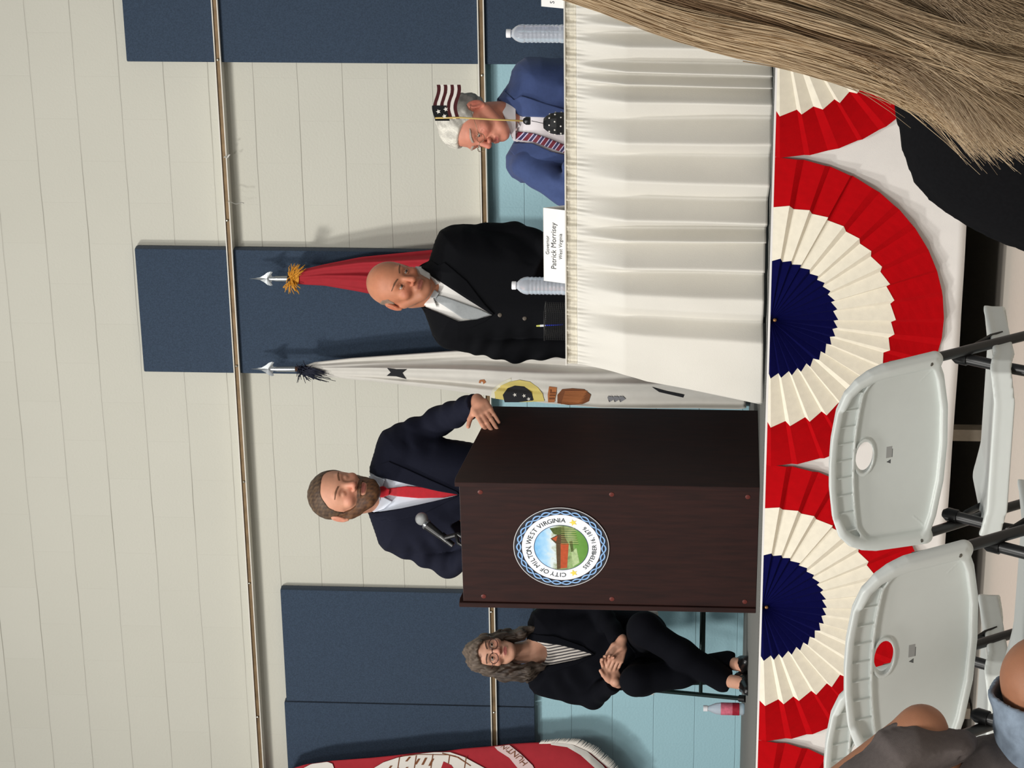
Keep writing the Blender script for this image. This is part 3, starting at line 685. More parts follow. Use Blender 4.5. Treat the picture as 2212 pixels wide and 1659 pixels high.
# ================================================================ TABLE WITH SKIRT
TY = STY+0.10; THT = H+0.735
xl = at_y(876, 1222, TY)[0]; TL = 2.44; xr = xl+TL; TDp = 0.76
tab = empty('skirted_table', (xl+TL/2, TY+TDp/2, H)); tag(tab, 'long folding table at the stage edge, covered by the gathered white skirt', 'table')
tabw = mat('tabletop_grey', (170, 168, 160), 0.5); b = MB(); b.box((xl+TL/2, TY+TDp/2, THT-0.016), (TL-0.03, TDp-0.02, 0.03), bev=0.006); b.build('tabletop', tabw, tab, world=tab)
for sx_ in (0.15, TL-0.15):
    for sy_ in (0.08, TDp-0.08):
        b = MB(); b.tube([(xl+sx_, TY+sy_, THT-0.03), (xl+sx_, TY+sy_, H+0.002)], 0.0125, 12); b.build('leg', tube_m, tab, smooth='auto', world=tab)
linen = mat('linen_white', (214, 211, 203), 0.88, noise=0.025, nscale=5, bump=0.25, bscale=300)
shir = mat('linen_shirring', (214, 208, 192), 0.88, noise=0.09, nscale=60, bump=0.5, bscale=500)
skirt = empty('table_skirt', (xl+TL/2, TY-0.02, H)); tag(skirt, 'white pleated skirt with a gathered top band around the stage table', 'table skirt')
# fold ridges and valleys read along the front, as places on the cloth (metres from the left corner)
ridge_py = [1555, 1460, 1340, 1205, 1092, 887, 702, 487, 405, 333, 205, 110, 30]
valley_py = [1610, 1500, 1380, 1235, 1167, 1003, 785, 607, 425, 370, 315, 165, 70]
xs_r = [at_y(1659-p/2.37, 1450, TY)[0]-xl for p in ridge_py]; xs_v = [at_y(1659-p/2.37, 1450, TY)[0]-xl for p in valley_py]
kn = sorted([(x, 1.0) for x in xs_r]+[(x, 0.0) for x in xs_v])
fx_ = [-0.02, 0.05, 0.16, 0.21, 0.26]; fv_ = [0.4, 0.55, 0.9, 0.15, 0.8]
fx_ += [k[0] for k in kn if k[0] > 0.30]; fv_ += [k[1] for k in kn if k[0] > 0.30]
rr = random.Random(4); x_ = fx_[-1]
while x_ < TL+0.1:
    x_ += rr.uniform(0.05, 0.10); fx_.append(x_); fv_.append(1.0 if fv_[-1] < 0.5 else 0.0)
nx = 1500; s_ = np.linspace(0, TL, nx)
fold = np.interp(s_, fx_, fv_); kw = 9; fold = np.convolve(np.pad(fold, kw, mode='edge'), np.hanning(2*kw+1)/np.hanning(2*kw+1).sum(), 'valid')
fine = np.sin(s_*260+2*np.sin(s_*31))*0.5+np.sin(s_*417+1.5*np.sin(s_*19))*0.5
med = np.sin(s_*88+2.2*np.sin(s_*9.7))
nz = 90; ts = np.concatenate([np.linspace(0, 0.058, 14), np.linspace(0.064, 1, nz-14)])
V = []
for t in ts:
    z = THT+0.004-t*(THT+0.004-H-0.006)
    g = np.exp(-((t-0.06)/0.05)**2) if t > 0.06 else 1.0
    big = min(max((t-0.05)/0.25, 0), 1)**0.8*(0.074+0.026*t)
    y = TY-0.006 - fold*big - 0.0035*fine*g*(1.0 if t < 0.07 else 1.0)-0.004*med*math.exp(-t*7)-0.0025*np.sin(s_*30+t*9)*t
    if t < 0.02: y = y-0.002
    x = xl+s_ + 0.010*np.sin(s_*14+1.0)*t - 0.14*t*np.exp(-s_/0.10)*min(1, t*2.2+0.1)
    y = y + 0.010*np.sin(s_*11+3*t)*t*(1-t)
    V.append(np.stack([x, y, np.full(nx, z)+0.010*np.sin(s_*5.0)*t*0.6-0.0+0.0015*fine*(1 if t < .02 else 0)], 1))
V = np.concatenate(V)
q = np.arange(nx*(nz-1)).reshape(nz-1, nx)[:, :-1]; jb = 13
def qf(rows): r_ = q[rows].ravel(); return np.stack([r_, r_+nx, r_+nx+1, r_+1], 1)
V = rel(V, skirt)
def sub(V, Fq):
    u_, inv = np.unique(Fq.ravel(), return_inverse=True); return V[u_], inv.reshape(Fq.shape)
for nm, rows, m_ in (('shirred_band', slice(0, jb), shir), ('pleated_cloth', slice(jb, nz-1), linen)):
    vv, ff = sub(V, qf(rows)); o = link(nm, mesh_from(vv, ff), m_, skirt); md = o.modifiers.new('t', 'SOLIDIFY'); md.thickness = 0.0012
# left return of the skirt
b = MB(); n1, n2 = 120, 30; vs = []
for j in range(n2):
    t = j/(n2-1)
    for i in range(n1):
        s1 = i/(n1-1); y = TY-0.01+s1*(TDp-0.0); bulge = 0.14*t*min(1, t*2.2+.1)*(1-s1*0.6)
        vs.append((xl-bulge-(0.012+0.02*t)*math.sin(s1*38)*min(1, t*3+.15)*(s1 > 0.02), y, THT+0.004-t*(THT-H-0.004)))
b.add(vs, [(j*n1+i, j*n1+i+1, (j+1)*n1+i+1, (j+1)*n1+i) for j in range(n2-1) for i in range(n1-1)])
o = b.build('side_cloth', linen, skirt, smooth=True, world=skirt); md = o.modifiers.new('t', 'SOLIDIFY'); md.thickness = 0.0012
b = MB(); vs = []
for j in range(n2):
    t = j/(n2-1)
    for i in range(n1):
        s1 = i/(n1-1); vs.append((xl+TL+(0.012+0.02*t)*math.sin(s1*38)*min(1, t*3+.15)*(s1 > 0.02)+.01, TY-0.01+s1*TDp, THT+0.004-t*(THT-H-0.004)))
b.add(vs, [(j*n1+i, j*n1+i+1, (j+1)*n1+i+1, (j+1)*n1+i) for j in range(n2-1) for i in range(n1-1)])
o = b.build('side_cloth', linen, skirt, smooth=True, world=skirt); md = o.modifiers.new('t', 'SOLIDIFY'); md.thickness = 0.0012
cl = MB(); cl.box((xl+TL/2, TY+TDp/2-0.006, THT+0.003), (TL+0.012, TDp+0.02, 0.0055), bev=0.002)
tag(cl.build('tablecloth', linen), 'white cloth laid flat over the top of the skirted stage table', 'tablecloth')
TT = THT+0.006
# ---- table things
card_m = mat('card_white', (232, 231, 228), 0.6); ink = mat('card_ink', (60, 62, 66), 0.6)
def place_card(u0, u1, vt, depth_in, label, lines):
    A = at_y((u0+u1)/2, 1215, TY+depth_in); cx_ = A[0]; W_ = abs(at_y(u1, 1215, TY+depth_in)[0]-at_y(u0, 1215, TY+depth_in)[0]); hh = 0.083
    r = empty('name_card', (cx_, TY+depth_in, TT), 0.0); tag(r, label, 'name card', None)
    b = MB(); t = 0.0012
    for s, dy in ((1, 0.0), (-1, 0.05)):
        b.add([(-W_/2, -.0 if s > 0 else .055, 0), (W_/2, -.0 if s > 0 else .055, 0), (W_/2, 0.026, hh), (-W_/2, 0.026, hh)], [(0, 1, 2, 3) if s > 0 else (3, 2, 1, 0)])
    o = b.build('card', card_m, r); md = o.modifiers.new('t', 'SOLIDIFY'); md.thickness = t; md.offset = -1
    for txt, sz, zc, xo in lines:
        v, f = ribbon_text(txt, sz, 0.0001)
        if not len(v): continue
        v[:, 0] -= (v[:, 0].max()+v[:, 0].min())/2; sx_ = 1.0
        P = [(x*sx_+xo, 0.026*(zc+y)/hh-0.0010-z, zc+y) for x, y, z in v]
        b = MB(); b.add(P, f); b.build('lettering', ink, r)
    return r
place_card(1046, 1204, 1170, 0.035, 'white folded name card beside the left water bottle, in front of the standing bald man', [('Governor', 0.0185, 0.062, 0.0), ('Patrick Morrisey', 0.0275, 0.036, 0.0), ('West Virginia', 0.0185, 0.013, 0.0)])
place_card(1640, 1800, 1170, 0.035, 'white folded name card cut off by the right side, near the right water bottle', [('S', 0.022, 0.036, -0.115)])
pet = bpy.data.materials.new('bottle_pet'); pet.use_nodes = True; _b = pet.node_tree.nodes['Principled BSDF']
_b.inputs['Base Color'].default_value = (0.80, 0.84, 0.92, 1); _b.inputs['Roughness'].default_value = 0.12; _b.inputs['Transmission Weight'].default_value = 0.62; _b.inputs['IOR'].default_value = 1.2
cap_w = mat('cap_white', (232, 232, 236), 0.4)
def bottle(u, depth_in, label, h=0.205):
    A = at_y(u, 1218, TY+depth_in); r = empty('water_bottle', (A[0], A[1], TT)); tag(r, label, 'water bottle', 'water bottles on the skirted table')
    b = MB(); R = 0.0335; pr = [(0.028, 0), (R, 0.006)]
    for k in range(9):
        z0 = 0.014+k*0.0145; pr += [(R, z0), (R-0.0018, z0+0.005), (R-0.0018, z0+0.009), (R, z0+0.0135)]
    pr += [(R, 0.148), (0.031, 0.160), (0.025, 0.172), (0.017, 0.181), (0.0125, 0.185), (0.0125, 0.192)]
    pr = [(a, z*h/0.205) for a, z in pr]
    b.lathe(pr, n=32); b.build('bottle_body', pet, r, smooth=True)
    b = MB(); b.lathe([(0.0145, 0.188*h/.205), (0.0155, 0.189*h/.205), (0.0155, 0.203*h/.205), (0.0145, 0.2045*h/.205)], n=28); b.build('cap', cap_w, r, smooth='auto')
bottle(1041, 0.09, 'clear water bottle half behind the folded name card of the standing bald man')
bottle(1586, 0.09, 'clear water bottle at the far right of the table, against the blue wall panel', 0.212)
# pen tray of black wire mesh with a blue pen
A = at_y(965, 1218, TY+0.10)
r = empty('pen_holder', (A[0], A[1], TT)); tag(r, 'low black mesh pen holder in front of the standing bald man', 'pen holder')
wire = mat('wire_black', (26, 26, 28), 0.4, spec=0.4); b = MB(); w2, d2_, h2 = 0.055, 0.05, 0.082
for k in range(15):
    x = -w2+k*2*w2/14
    for y in (-d2_, d2_): b.tube([(x, y, 0), (x, y, h2)], 0.0011, 4)
for k in range(12):
    z = 0.004+k*0.007
    for y in (-d2_, d2_): b.tube([(-w2, y, z), (w2, y, z)], 0.0010, 4)
    for x in (-w2, w2): b.tube([(x, -d2_, z), (x, d2_, z)], 0.0010, 4)
b.build('wire_mesh', wire, r)
b = MB()
for y in (-d2_, d2_): b.tube([(-w2-.004, y, h2), (w2+.004, y, h2)], 0.0022, 8)
for x in (-w2, w2): b.tube([(x, -d2_, h2), (x, d2_, h2)], 0.0022, 8)
b.build('rim', wire, r, smooth=True)
b = MB(); b.box((0, 0, 0.002), (2*w2, 2*d2_, 0.003)); b.build('base', wire, r)
b = MB(); b.tube([(-0.002, -0.035, 0.004), (0.008, -0.04, 0.072)], 0.0042, 10); 
pn = empty('pen', (A[0], A[1], TT)); tag(pn, 'blue pen with a white end leaning in the black mesh holder', 'pen')
p0 = np.array((0.006, -0.044, 0.012)); p1 = np.array((0.0, -0.0475, 0.112)); pd = p1-p0
b = MB(); b.tube([p0, p0+pd*0.66], [0.0022, 0.0036], 10); b.build('barrel', mat('pen_blue', (42, 58, 190), 0.35), pn, smooth='auto')
b = MB(); b.tube([p0+pd*0.66, p0+pd*0.86], 0.0042, 10); b.build('grip', cap_w, pn, smooth='auto')
b = MB(); b.tube([p0+pd*0.86, p1], [0.0036, 0.0028], 10); b.build('tip', mat('pen_yellow', (206, 208, 110), 0.35), pn, smooth='auto')
# small ornament: black spotted base, stick and wavy painted flag
Do = 9.25+0.12
orn_k = mat('ornament_black', (20, 20, 22), 0.3, spec=0.5); orn_w = mat('ornament_white', (230, 226, 220), 0.5); orn_m = mat('ornament_maroon', (72, 26, 30), 0.45); stick_m = mat('stick_wood', (206, 178, 108), 0.6)
A = at_y(1392, 1216, TY+0.06); Do = depth_of(A)
r = empty('flag_ornament', (A[0], A[1], TT)); tag(r, 'small painted stars and stripes ornament on a stick with a black white-dotted base', 'ornament')
b = MB(); b.lathe([(0.040, 0), (0.043, 0.006), (0.043, 0.030), (0.038, 0.052), (0.028, 0.068), (0.019, 0.078), (0.004, 0.080)], n=8); b.build('base', orn_k, r, smooth=False)
b = MB(); rr = random.Random(2)
for k in range(26):
    a = rr.uniform(0, 6.28); z = rr.choice([0.014, 0.024, 0.036, 0.048]); R_ = np.interp(z, [0.006, 0.026, 0.044, 0.060], [0.0405, 0.0415, 0.035, 0.0215])
    b.sphere((R_*math.cos(a), R_*math.sin(a), z), 0.0032, 8)
dots = b
b = MB(); b.sphere((0, 0, 0.016), (0.0003, 0.0003, 0.0003), 4)
k_ = 0
for a in np.linspace(0, 6.28, 9)[:-1]:
    for z, da in ((0.014, 0.1), (0.036, 0.5), (0.056, 0.15)):
        R_ = np.interp(z, [0.006, 0.030, 0.052, 0.068], [0.0408, 0.0412, 0.0365, 0.0265]); bb = MB(); bb.sphere((R_*math.cos(a+da), R_*math.sin(a+da), z), 0.0034, 8); bb.build('dot', orn_w, r, smooth=True)
def ow(u, v, dd=0.0): return at_depth(u, v, Do+dd)
b = MB(); b.lathe([(0.013, 0), (0.0145, 0.004), (0.0145, 0.016), (0.010, 0.024), (0.006, 0.027)], tuple(ow(1398, 1146)), n=16); b.build('finial', orn_k, r, smooth='auto', world=r)
b = MB(); b.tube([(A[0], A[1], TT+0.078), ow(1398, 1148)], 0.0012, 8); b.build('wire', orn_k, r, smooth=True, world=r)
b = MB(); b.tube([ow(1398, 1130), ow(1401, 1060), ow(1405, 995), ow(1404, 940)], 0.0032, 8); b.build('stick', stick_m, r, smooth=True, world=r)
# the flag: stripes as wavy slats, canton with stars
def wav(u): return 4.0*math.sin((u-1400)/80*6.28*1.05+2.4)
edges = [939+k*7.3 for k in range(8)]
for k in range(7):
    u0 = 1402 if k > 3 else 1430; u1 = 1476; vs = []
    us = np.linspace(u0, u1, 16)
    for dd in (0, 0.006):
        for u in us:
            sk = (u-1400)*0.02
            vs += [ow(u, edges[k]+wav(u)+sk, dd), ow(u, edges[k+1]+0.6+wav(u)+sk, dd)]
    n = 32; fs = [(2*i, 2*i+2, 2*i+3, 2*i+1) for i in range(15)]+[(n+2*i, n+2*i+1, n+2*i+3, n+2*i+2) for i in range(15)]
    fs += [(2*i, n+2*i, n+2*i+2, 2*i+2) for i in range(15)]+[(2*i+1, 2*i+3, n+2*i+3, n+2*i+1) for i in range(15)]+[(0, 1, n+1, n), (30, n+30, n+31, 31)]
    b = MB(); b.add(vs, fs); b.build('stripe', orn_m if k % 2 == 0 else orn_w, r, world=r)
b = MB(); us = np.linspace(1398, 1431, 10); vs = []
for dd in (-0.001, 0.0065):
    for u in us: vs += [ow(u, 937+wav(u), dd), ow(u, 968.5+wav(u), dd)]
n = 20; b.add(vs, [(2*i, 2*i+2, 2*i+3, 2*i+1) for i in range(9)]+[(n+2*i, n+2*i+1, n+2*i+3, n+2*i+2) for i in range(9)]+[(2*i, n+2*i, n+2*i+2, 2*i+2) for i in range(9)]+[(2*i+1, 2*i+3, n+2*i+3, n+2*i+1) for i in range(9)]+[(0, 1, n+1, n), (18, n+18, n+19, 19)])
b.build('canton', orn_k, r, world=r)
for (u, v) in ((1418, 945), (1408, 958), (1423, 961)):
    b = MB(); P = []
    for k in range(10):
        rr_ = 5.4 if k % 2 == 0 else 2.6; P.append(ow(u+rr_*math.sin(math.pi*k/5), v+2-rr_*math.cos(math.pi*k/5), -0.003))
    b.add(P+[ow(u, v+2, -0.0035)], [((k+1) % 10, k, 10) for k in range(10)]); b.build('star', orn_w, r, world=r)
# papers and a black phone lying on the table
for (u, w_, dd, lab) in ((1290, 0.20, 0.03, 'sheet of white paper lying on the table in front of the seated man'),):
    A = at_y(u, 1218, TY+0.25); b = MB(); b.box((A[0], TY+0.26, TT+0.001), (0.22, 0.28, 0.0012), R=Rz(0.08)); 
    tag(b.build('paper_sheet', card_m), lab, 'paper')
# ================================================================ FLAGS ON POLES
steel = mat('finial_silver', (176, 180, 182), 0.28, metal=0.75)
def flag_surface(name, mats, root, L, Rr, yfun, nu=40, nv=90, part='cloth', extra=0.0):
    """closed folded cloth: outline given by pixel rows, own depth from yfun(s,t)"""
    v0, v1 = L[0][0], L[-1][0]; vs = []
    for side in (0, 1):
        for j in range(nv):
            v = v0+(v1-v0)*j/(nv-1); ul = np.interp(v, [p[0] for p in L], [p[1] for p in L]); ur = np.interp(v, [p[0] for p in Rr], [p[1] for p in Rr])
            for i in range(nu):
                s = i/(nu-1); u = ul+(ur-ul)*s; y = yfun(s, j/(nv-1))
                vs.append(at_y(u, v, y if side == 0 else y+0.012+0.05*math.sin(math.pi*s)*min(1, 3*j/(nv-1))))
    N = nu*nv; fs = []
    for j in range(nv-1):
        for i in range(nu-1):
            a = j*nu+i; fs.append((a, a+nu, a+nu+1, a+1)); fs.append((N+a, N+a+1, N+a+nu+1, N+a+nu))
        a = j*nu; fs.append((a, N+a, N+a+nu, a+nu)); a = j*nu+nu-1; fs.append((a, a+nu, N+a+nu, N+a))
    for i in range(nu-1):
        fs.append((i, i+1, N+i+1, N+i)); a = (nv-1)*nu+i; fs.append((a, N+a, N+a+1, a+1))
    b = MB(); b.add(vs, fs); return b.build(part, mats, root, smooth=True, world=root)
def pole_top(root, u, vt, vs_, ve, y):
    # spear point, socket, pole
    P = lambda uu, vv, dy=0: at_y(uu, vv, y+dy)
    out = [(0, 0), (1.2, 14), (3, 24), (8, 33), (13.5, 40), (15.5, 47), (14, 51), (8, 48), (4.5, 50), (4.5, 56)]
    pts = out+[(-a, c) for a, c in out[::-1][:-1]]
    vs = [P(u+a, vt+c, -0.004) for a, c in pts]+[P(u+a, vt+c, 0.004) for a, c in pts]; n = len(pts)
    ce = [P(u, vt+38, -0.009), P(u, vt+38, 0.009)]
    b = MB(); b.add(vs+ce, [(i, (i+1) % n, 2*n) for i in range(n)]+[((i+1) % n+n, i+n, 2*n+1) for i in range(n)]+[(i, i+n, (i+1) % n+n, (i+1) % n) for i in range(n)])
    b.build('spear_point', steel, root, world=root)
    b = MB(); b.tube([P(u, vt+44), P(u, vt+52), P(u, vt+58), P(u, vs_)], [0.008, 0.010, 0.0125, 0.0135], 16); b.build('socket', steel, root, smooth='auto', world=root)
    b = MB(); a_ = P(u, vs_-4); c_ = np.array((a_[0]+0.0, a_[1], H+0.03)); b.tube([a_, c_], 0.0125, 14); b.build('pole', mat('pole_walnut', (74, 52, 40), 0.4), root, smooth=True, world=root)
    b = MB(); b.lathe([(0.14, 0), (0.14, 0.02), (0.10, 0.035), (0.03, 0.05), (0.02, 0.12), (0.014, 0.13)], (a_[0], a_[1], H+0.0), 32); b.build('base', mat('stand_black', (24, 24, 26), 0.35), root, smooth='auto', world=root)
YF = -0.15
# red flag with gold cord
red_m = mat('flag_red', (162, 36, 46), 0.8, noise=0.05, nscale=30, bump=0.15)
A = at_y(1057, 600, YF); r = empty('flag_on_pole', (A[0], A[1], H)); tag(r, 'red flag furled on a pole with gold tassel behind the standing bald man', 'flag')
pole_top(r, 1057, 538, 621, 0, YF)
L_ = [(640, 1046), (660, 1044), (700, 1042), (770, 1030), (800, 1024), (860, 1015), (1000, 1000), (1300, 985), (1560, 975)]
R_ = [(640, 1068), (650, 1076), (700, 1088), (780, 1104), (860, 1112), (940, 1120), (1000, 1120), (1300, 1118), (1560, 1110)]
flag_surface('cloth', red_m, r, L_, R_, lambda s, t: YF-0.015-0.05*math.sin(math.pi*s)*min(1, .3+2*t)-0.020*math.sin(s*17+t*1.5)*min(1, t*3)-0.006*math.sin(s*31+t*4)*min(1, t*4), nu=60)
gold = mat('cord_gold', (214, 150, 48), 0.6); b = MB(); rr = random.Random(5)
for k in range(70):
    a = rr.uniform(-1.2, 1.2); up = rr.choice([-1, 1]); c = (1057+rr.uniform(-8, 8), 634+rr.uniform(-5, 5))
    e = (c[0]+up*rr.uniform(14, 34), c[1]+rr.uniform(-22, 22)*0.8+6*up)
    mpt = ((c[0]+e[0])/2, (c[1]+e[1])/2-4); b.tube([at_y(c[0], c[1], YF-.03), at_y(mpt[0], mpt[1], YF-.045), at_y(e[0]*0.9+1057*0.1, e[1], YF-.04-rr.random()*.02)], [0.0022, 0.002, 0.0014], 5)
for k in range(8): b.tube([at_y(1057+14*math.cos(a_), 634+6*math.sin(a_)+k*1.6-6, YF-0.014*math.sin(a_)*2-.006) for a_ in np.linspace(0, 6.28, 14)], 0.0026, 5)
b.build('tassel', gold, r, smooth=True, world=r)
# white flag with dark tassel, star and crest
wht = mat('flag_white', (214, 210, 202), 0.8, noise=0.03, nscale=20, bump=0.15); navy = mat('tassel_navy', (22, 26, 44), 0.7)
A = at_y(862, 600, YF); r = empty('flag_on_pole', (A[0], A[1], H)); tag(r, 'white flag furled on a pole with dark tassel and star, between lectern and table', 'flag')
pole_top(r, 862, 541, 638, 0, YF)
L_ = [(655, 851), (700, 846), (760, 839), (800, 836), (860, 829), (960, 817), (1040, 806), (1100, 798), (1180, 788), (1300, 778), (1400, 777), (1500, 777), (1600, 775), (1612, 778)]
R_ = [(655, 868), (680, 877), (760, 886), (860, 893), (960, 900), (1030, 904), (1200, 903), (1300, 902), (1500, 900), (1600, 897), (1612, 893)]
yw = lambda s, t: YF-0.015-0.06*math.sin(math.pi*s)*min(1, .3+2*t)-0.022*math.sin(s*13+t*2.6+0.6)*min(1, t*2.5)-0.008*math.sin(s*29-t*5)*min(1, t*3)
wf = flag_surface('cloth', wht, r, L_, R_, yw, nu=60, nv=120)
def onflag(u, v, lift=0.004):
    ul = np.interp(v, [p[0] for p in L_], [p[1] for p in L_]); ur = np.interp(v, [p[0] for p in R_], [p[1] for p in R_]); s = min(max((u-ul)/(ur-ul), 0), 1)
    return at_y(u, v, yw(s, (v-L_[0][0])/(L_[-1][0]-L_[0][0]))-lift)
def decal(name, poly_, m, lift=0.004, root_=None, fn=None):
    fn = fn or onflag
    bm = bmesh.new(); vs = [bm.verts.new((p[0], p[1], 0)) for p in poly_]; bm.faces.new(vs); bmesh.ops.triangulate(bm, faces=bm.faces[:])
    for _ in range(4):
        ed = [e for e in bm.edges if e.calc_length() > 6]
        if ed: bmesh.ops.subdivide_edges(bm, edges=ed, cuts=1); bmesh.ops.triangulate(bm, faces=bm.faces[:])
    bm.verts.index_update(); P = [fn(v.co.x, v.co.y, lift) for v in bm.verts]; f = [[v.index for v in q_.verts] for q_ in bm.faces]; bm.free()
    b = MB(); b.add(P, f); return b.build(name, m, root_ or r, smooth=True, world=root_ or r)
ink_k = mat('flag_black', (34, 34, 38), 0.8); ygold = mat('flag_yellow', (214, 196, 116), 0.8); brown = mat('flag_brown', (120, 72, 44), 0.8); fl_orange = mat('flag_orange', (176, 110, 66), 0.8)
decal('star', [(864, 836), (861, 856), (861, 879), (853, 869), (840, 878), (846, 856), (847, 835), (854.5, 844)], ink_k)
decal('crest', [(798, 1070), (812, 1068), (826, 1082), (834, 1100), (838, 1122), (834, 1145), (822, 1162), (808, 1172), (792, 1176), (790, 1120)], ygold, 0.004)
decal('crest_field', [(790, 1090), (806, 1086), (820, 1096), (826, 1112), (824, 1132), (812, 1148), (794, 1152), (790, 1120)], ink_k, 0.007)
for (u, v) in ((806, 1112), (804, 1132), (797, 1142)):
    decal('crest_star', [(u+(4.6 if k % 2 == 0 else 2)*math.sin(math.pi*k/5), v-(4.6 if k % 2 == 0 else 2)*math.cos(math.pi*k/5)) for k in range(10)], wht, 0.009)
decal('crest_border', [(800, 1060), (818, 1064), (834, 1084), (842, 1104), (836, 1104), (828, 1086), (814, 1072), (798, 1069)], mat('flag_leaf', (226, 222, 200), 0.8), 0.0035)
decal('banner', [(806, 1183), (824, 1186), (822, 1203), (802, 1200), (790, 1198), (790, 1184)], fl_orange, 0.005)
for k, pl in enumerate([[(796, 1186), (800, 1186), (800, 1198), (796, 1198)], [(803, 1187), (806, 1187), (806, 1199), (803, 1199)], [(809, 1188), (818, 1188), (818, 1191), (812, 1191), (812, 1200), (809, 1200)]]): decal('banner_letter', pl, brown, 0.0065)
decal('feathers', [(788, 1204), (806, 1204), (818, 1214), (820, 1236), (818, 1262), (806, 1276), (792, 1272), (786, 1258), (784, 1228)], brown, 0.005)
for k in range(9):
    u0 = 786+k*3.2; decal('feather', [(u0, 1212+k), (u0+1.6, 1212+k), (u0+4-k*0.1, 1250+2*k), (u0+1.5, 1262+k)], fl_orange, 0.0065)
for k in range(3):
    v0_ = 1312+k*12; decal('arrow', [(800-k, v0_), (803, v0_+1), (802, v0_+9), (806, v0_+6), (797, v0_+16), (790, v0_+4), (798, v0_+8)], mat('flag_grey', (132, 132, 136), 0.8), 0.005)
decal('dark_patch', [(823, 1408), (814, 1440), (806, 1478), (800, 1476), (806, 1450), (812, 1424)], ink_k, 0.005)
decal('scroll', [(832, 1034), (838, 1036), (839, 1046), (833, 1050), (829, 1044), (834, 1043), (835, 1039), (831, 1038)], fl_orange, 0.005)
b = MB(); rr = random.Random(9)
for k in range(150):
    c = (860+rr.uniform(-9, 9), 652+rr.uniform(-6, 10)); L1 = rr.uniform(22, 70) if k > 60 else rr.uniform(14, 28)
    dr = rr.uniform(-1, 0.25); e = (c[0]-L1*0.22+rr.uniform(-4, 4)+(8 if k < 20 else 0), c[1]+L1*rr.uniform(.4, 1.0))
    if k < 60: e = (c[0]+rr.uniform(-24, 14), c[1]+rr.uniform(-12, 22))
    b.tube([at_y(c[0], c[1], YF-.03), at_y((c[0]+e[0])/2, (c[1]+e[1])/2-2, YF-.05), at_y(e[0], e[1], YF-.048)], [0.0024, 0.0018, 0.0012], 5)
b.build('tassel', navy, r, smooth=True, world=r)
# big red flag with a pictured building at the far left, cut by the picture edge
RY = -0.15
A = at_y(-130, 600, RY); r = empty('flag_on_pole', (A[0], A[1], H)); tag(r, 'red flag with white building picture, lettered band and white fringe at the left edge', 'flag')
b = MB(); b.tube([at_y(-130, 470, RY), (A[0], A[1], H+0.03)], 0.0125, 14); b.build('pole', MATS['pole_walnut'], r, smooth=True, world=r)
b = MB(); b.lathe([(0.14, 0), (0.14, 0.02), (0.10, 0.035), (0.03, 0.05), (0.02, 0.12), (0.014, 0.13)], (A[0], A[1], H), 32); b.build('base', MATS['stand_black'], r, smooth='auto', world=r)
Lf = [(560, -145), (600, -150), (900, -170), (1350, -180)]
Rf = [(560, -112), (615, -6), (660, 8), (720, 16), (800, 22), (850, 27), (900, 33), (960, 36), (1000, 42), (1060, 47), (1100, 52), (1150, 55), (1200, 56), (1240, 52), (1275, 36), (1310, 6), (1350, -45)]
yr = lambda s, t: RY-0.02-0.035*math.sin(s*7.5+t*2)*min(1, t*2+.2)-0.02*math.sin(math.pi*s)
flag_surface('cloth', red_m, r, Lf, Rf, yr, nu=60, nv=100)
def onred(u, v, lift=0.004):
    ul = np.interp(v, [p[0] for p in Lf], [p[1] for p in Lf]); ur = np.interp(v, [p[0] for p in Rf], [p[1] for p in Rf]); s = min(max((u-ul)/(ur-ul), 0), 1)
    return at_y(min(u, ur-1), v, yr(s, (v-560)/(1350-560))-lift)
fw_ = mat('flag_print_white', (222, 216, 208), 0.8)
def dr(nm, pl, m, lift=0.005): return decal(nm, pl, m, lift+0.004, r, onred)
dr('cloud_print', [(-30, 655), (0, 656), (10, 675), (13, 690), (14, 705), (9, 718), (-2, 722), (-30, 724)], fw_)
dr('building_print', [(-60, 780), (0, 808), (12, 828), (22, 858), (30, 900), (34, 938), (34, 972), (24, 1002), (12, 1024), (-2, 1050), (-60, 1080)], fw_)
for (u, v, l) in ((24, 885, 14), (20, 905, 18), (22, 920, 22), (20, 935, 22), (5, 845, 16), (0, 860, 16), (2, 880, 10)):
    dr('window_print', [(u, v-2), (u-l*0.7, v-10), (u-l*0.7, v-5), (u, v+3)], brown, 0.007)
for k in range(5):
    v_ = 862+k*36; dr('line_print', [(30-abs(k-2)*3, v_), (30-abs(k-2)*3, v_+2.2), (-40, v_-8), (-40, v_-10.2)], brown, 0.007)
dr('line_print', [(26, 868), (30, 905), (29, 970), (26, 985), (24.5, 985), (27.5, 970), (28.5, 905), (24.5, 868)], brown, 0.007)
dr('door_print', [(14, 958), (6, 975), (-8, 985), (-8, 950)], red_m, 0.007)
dr('line_print', [(33, 955), (24, 990), (5, 1018), (4, 1016), (22, 988), (31, 955)], brown, 0.007)
dr('band_print', [(46, 1068), (50, 1100), (30, 1125), (6, 1150), (-40, 1175), (-40, 1130), (0, 1118), (22, 1100), (38, 1075)], mat('flag_pink_white', (212, 186, 184), 0.8))
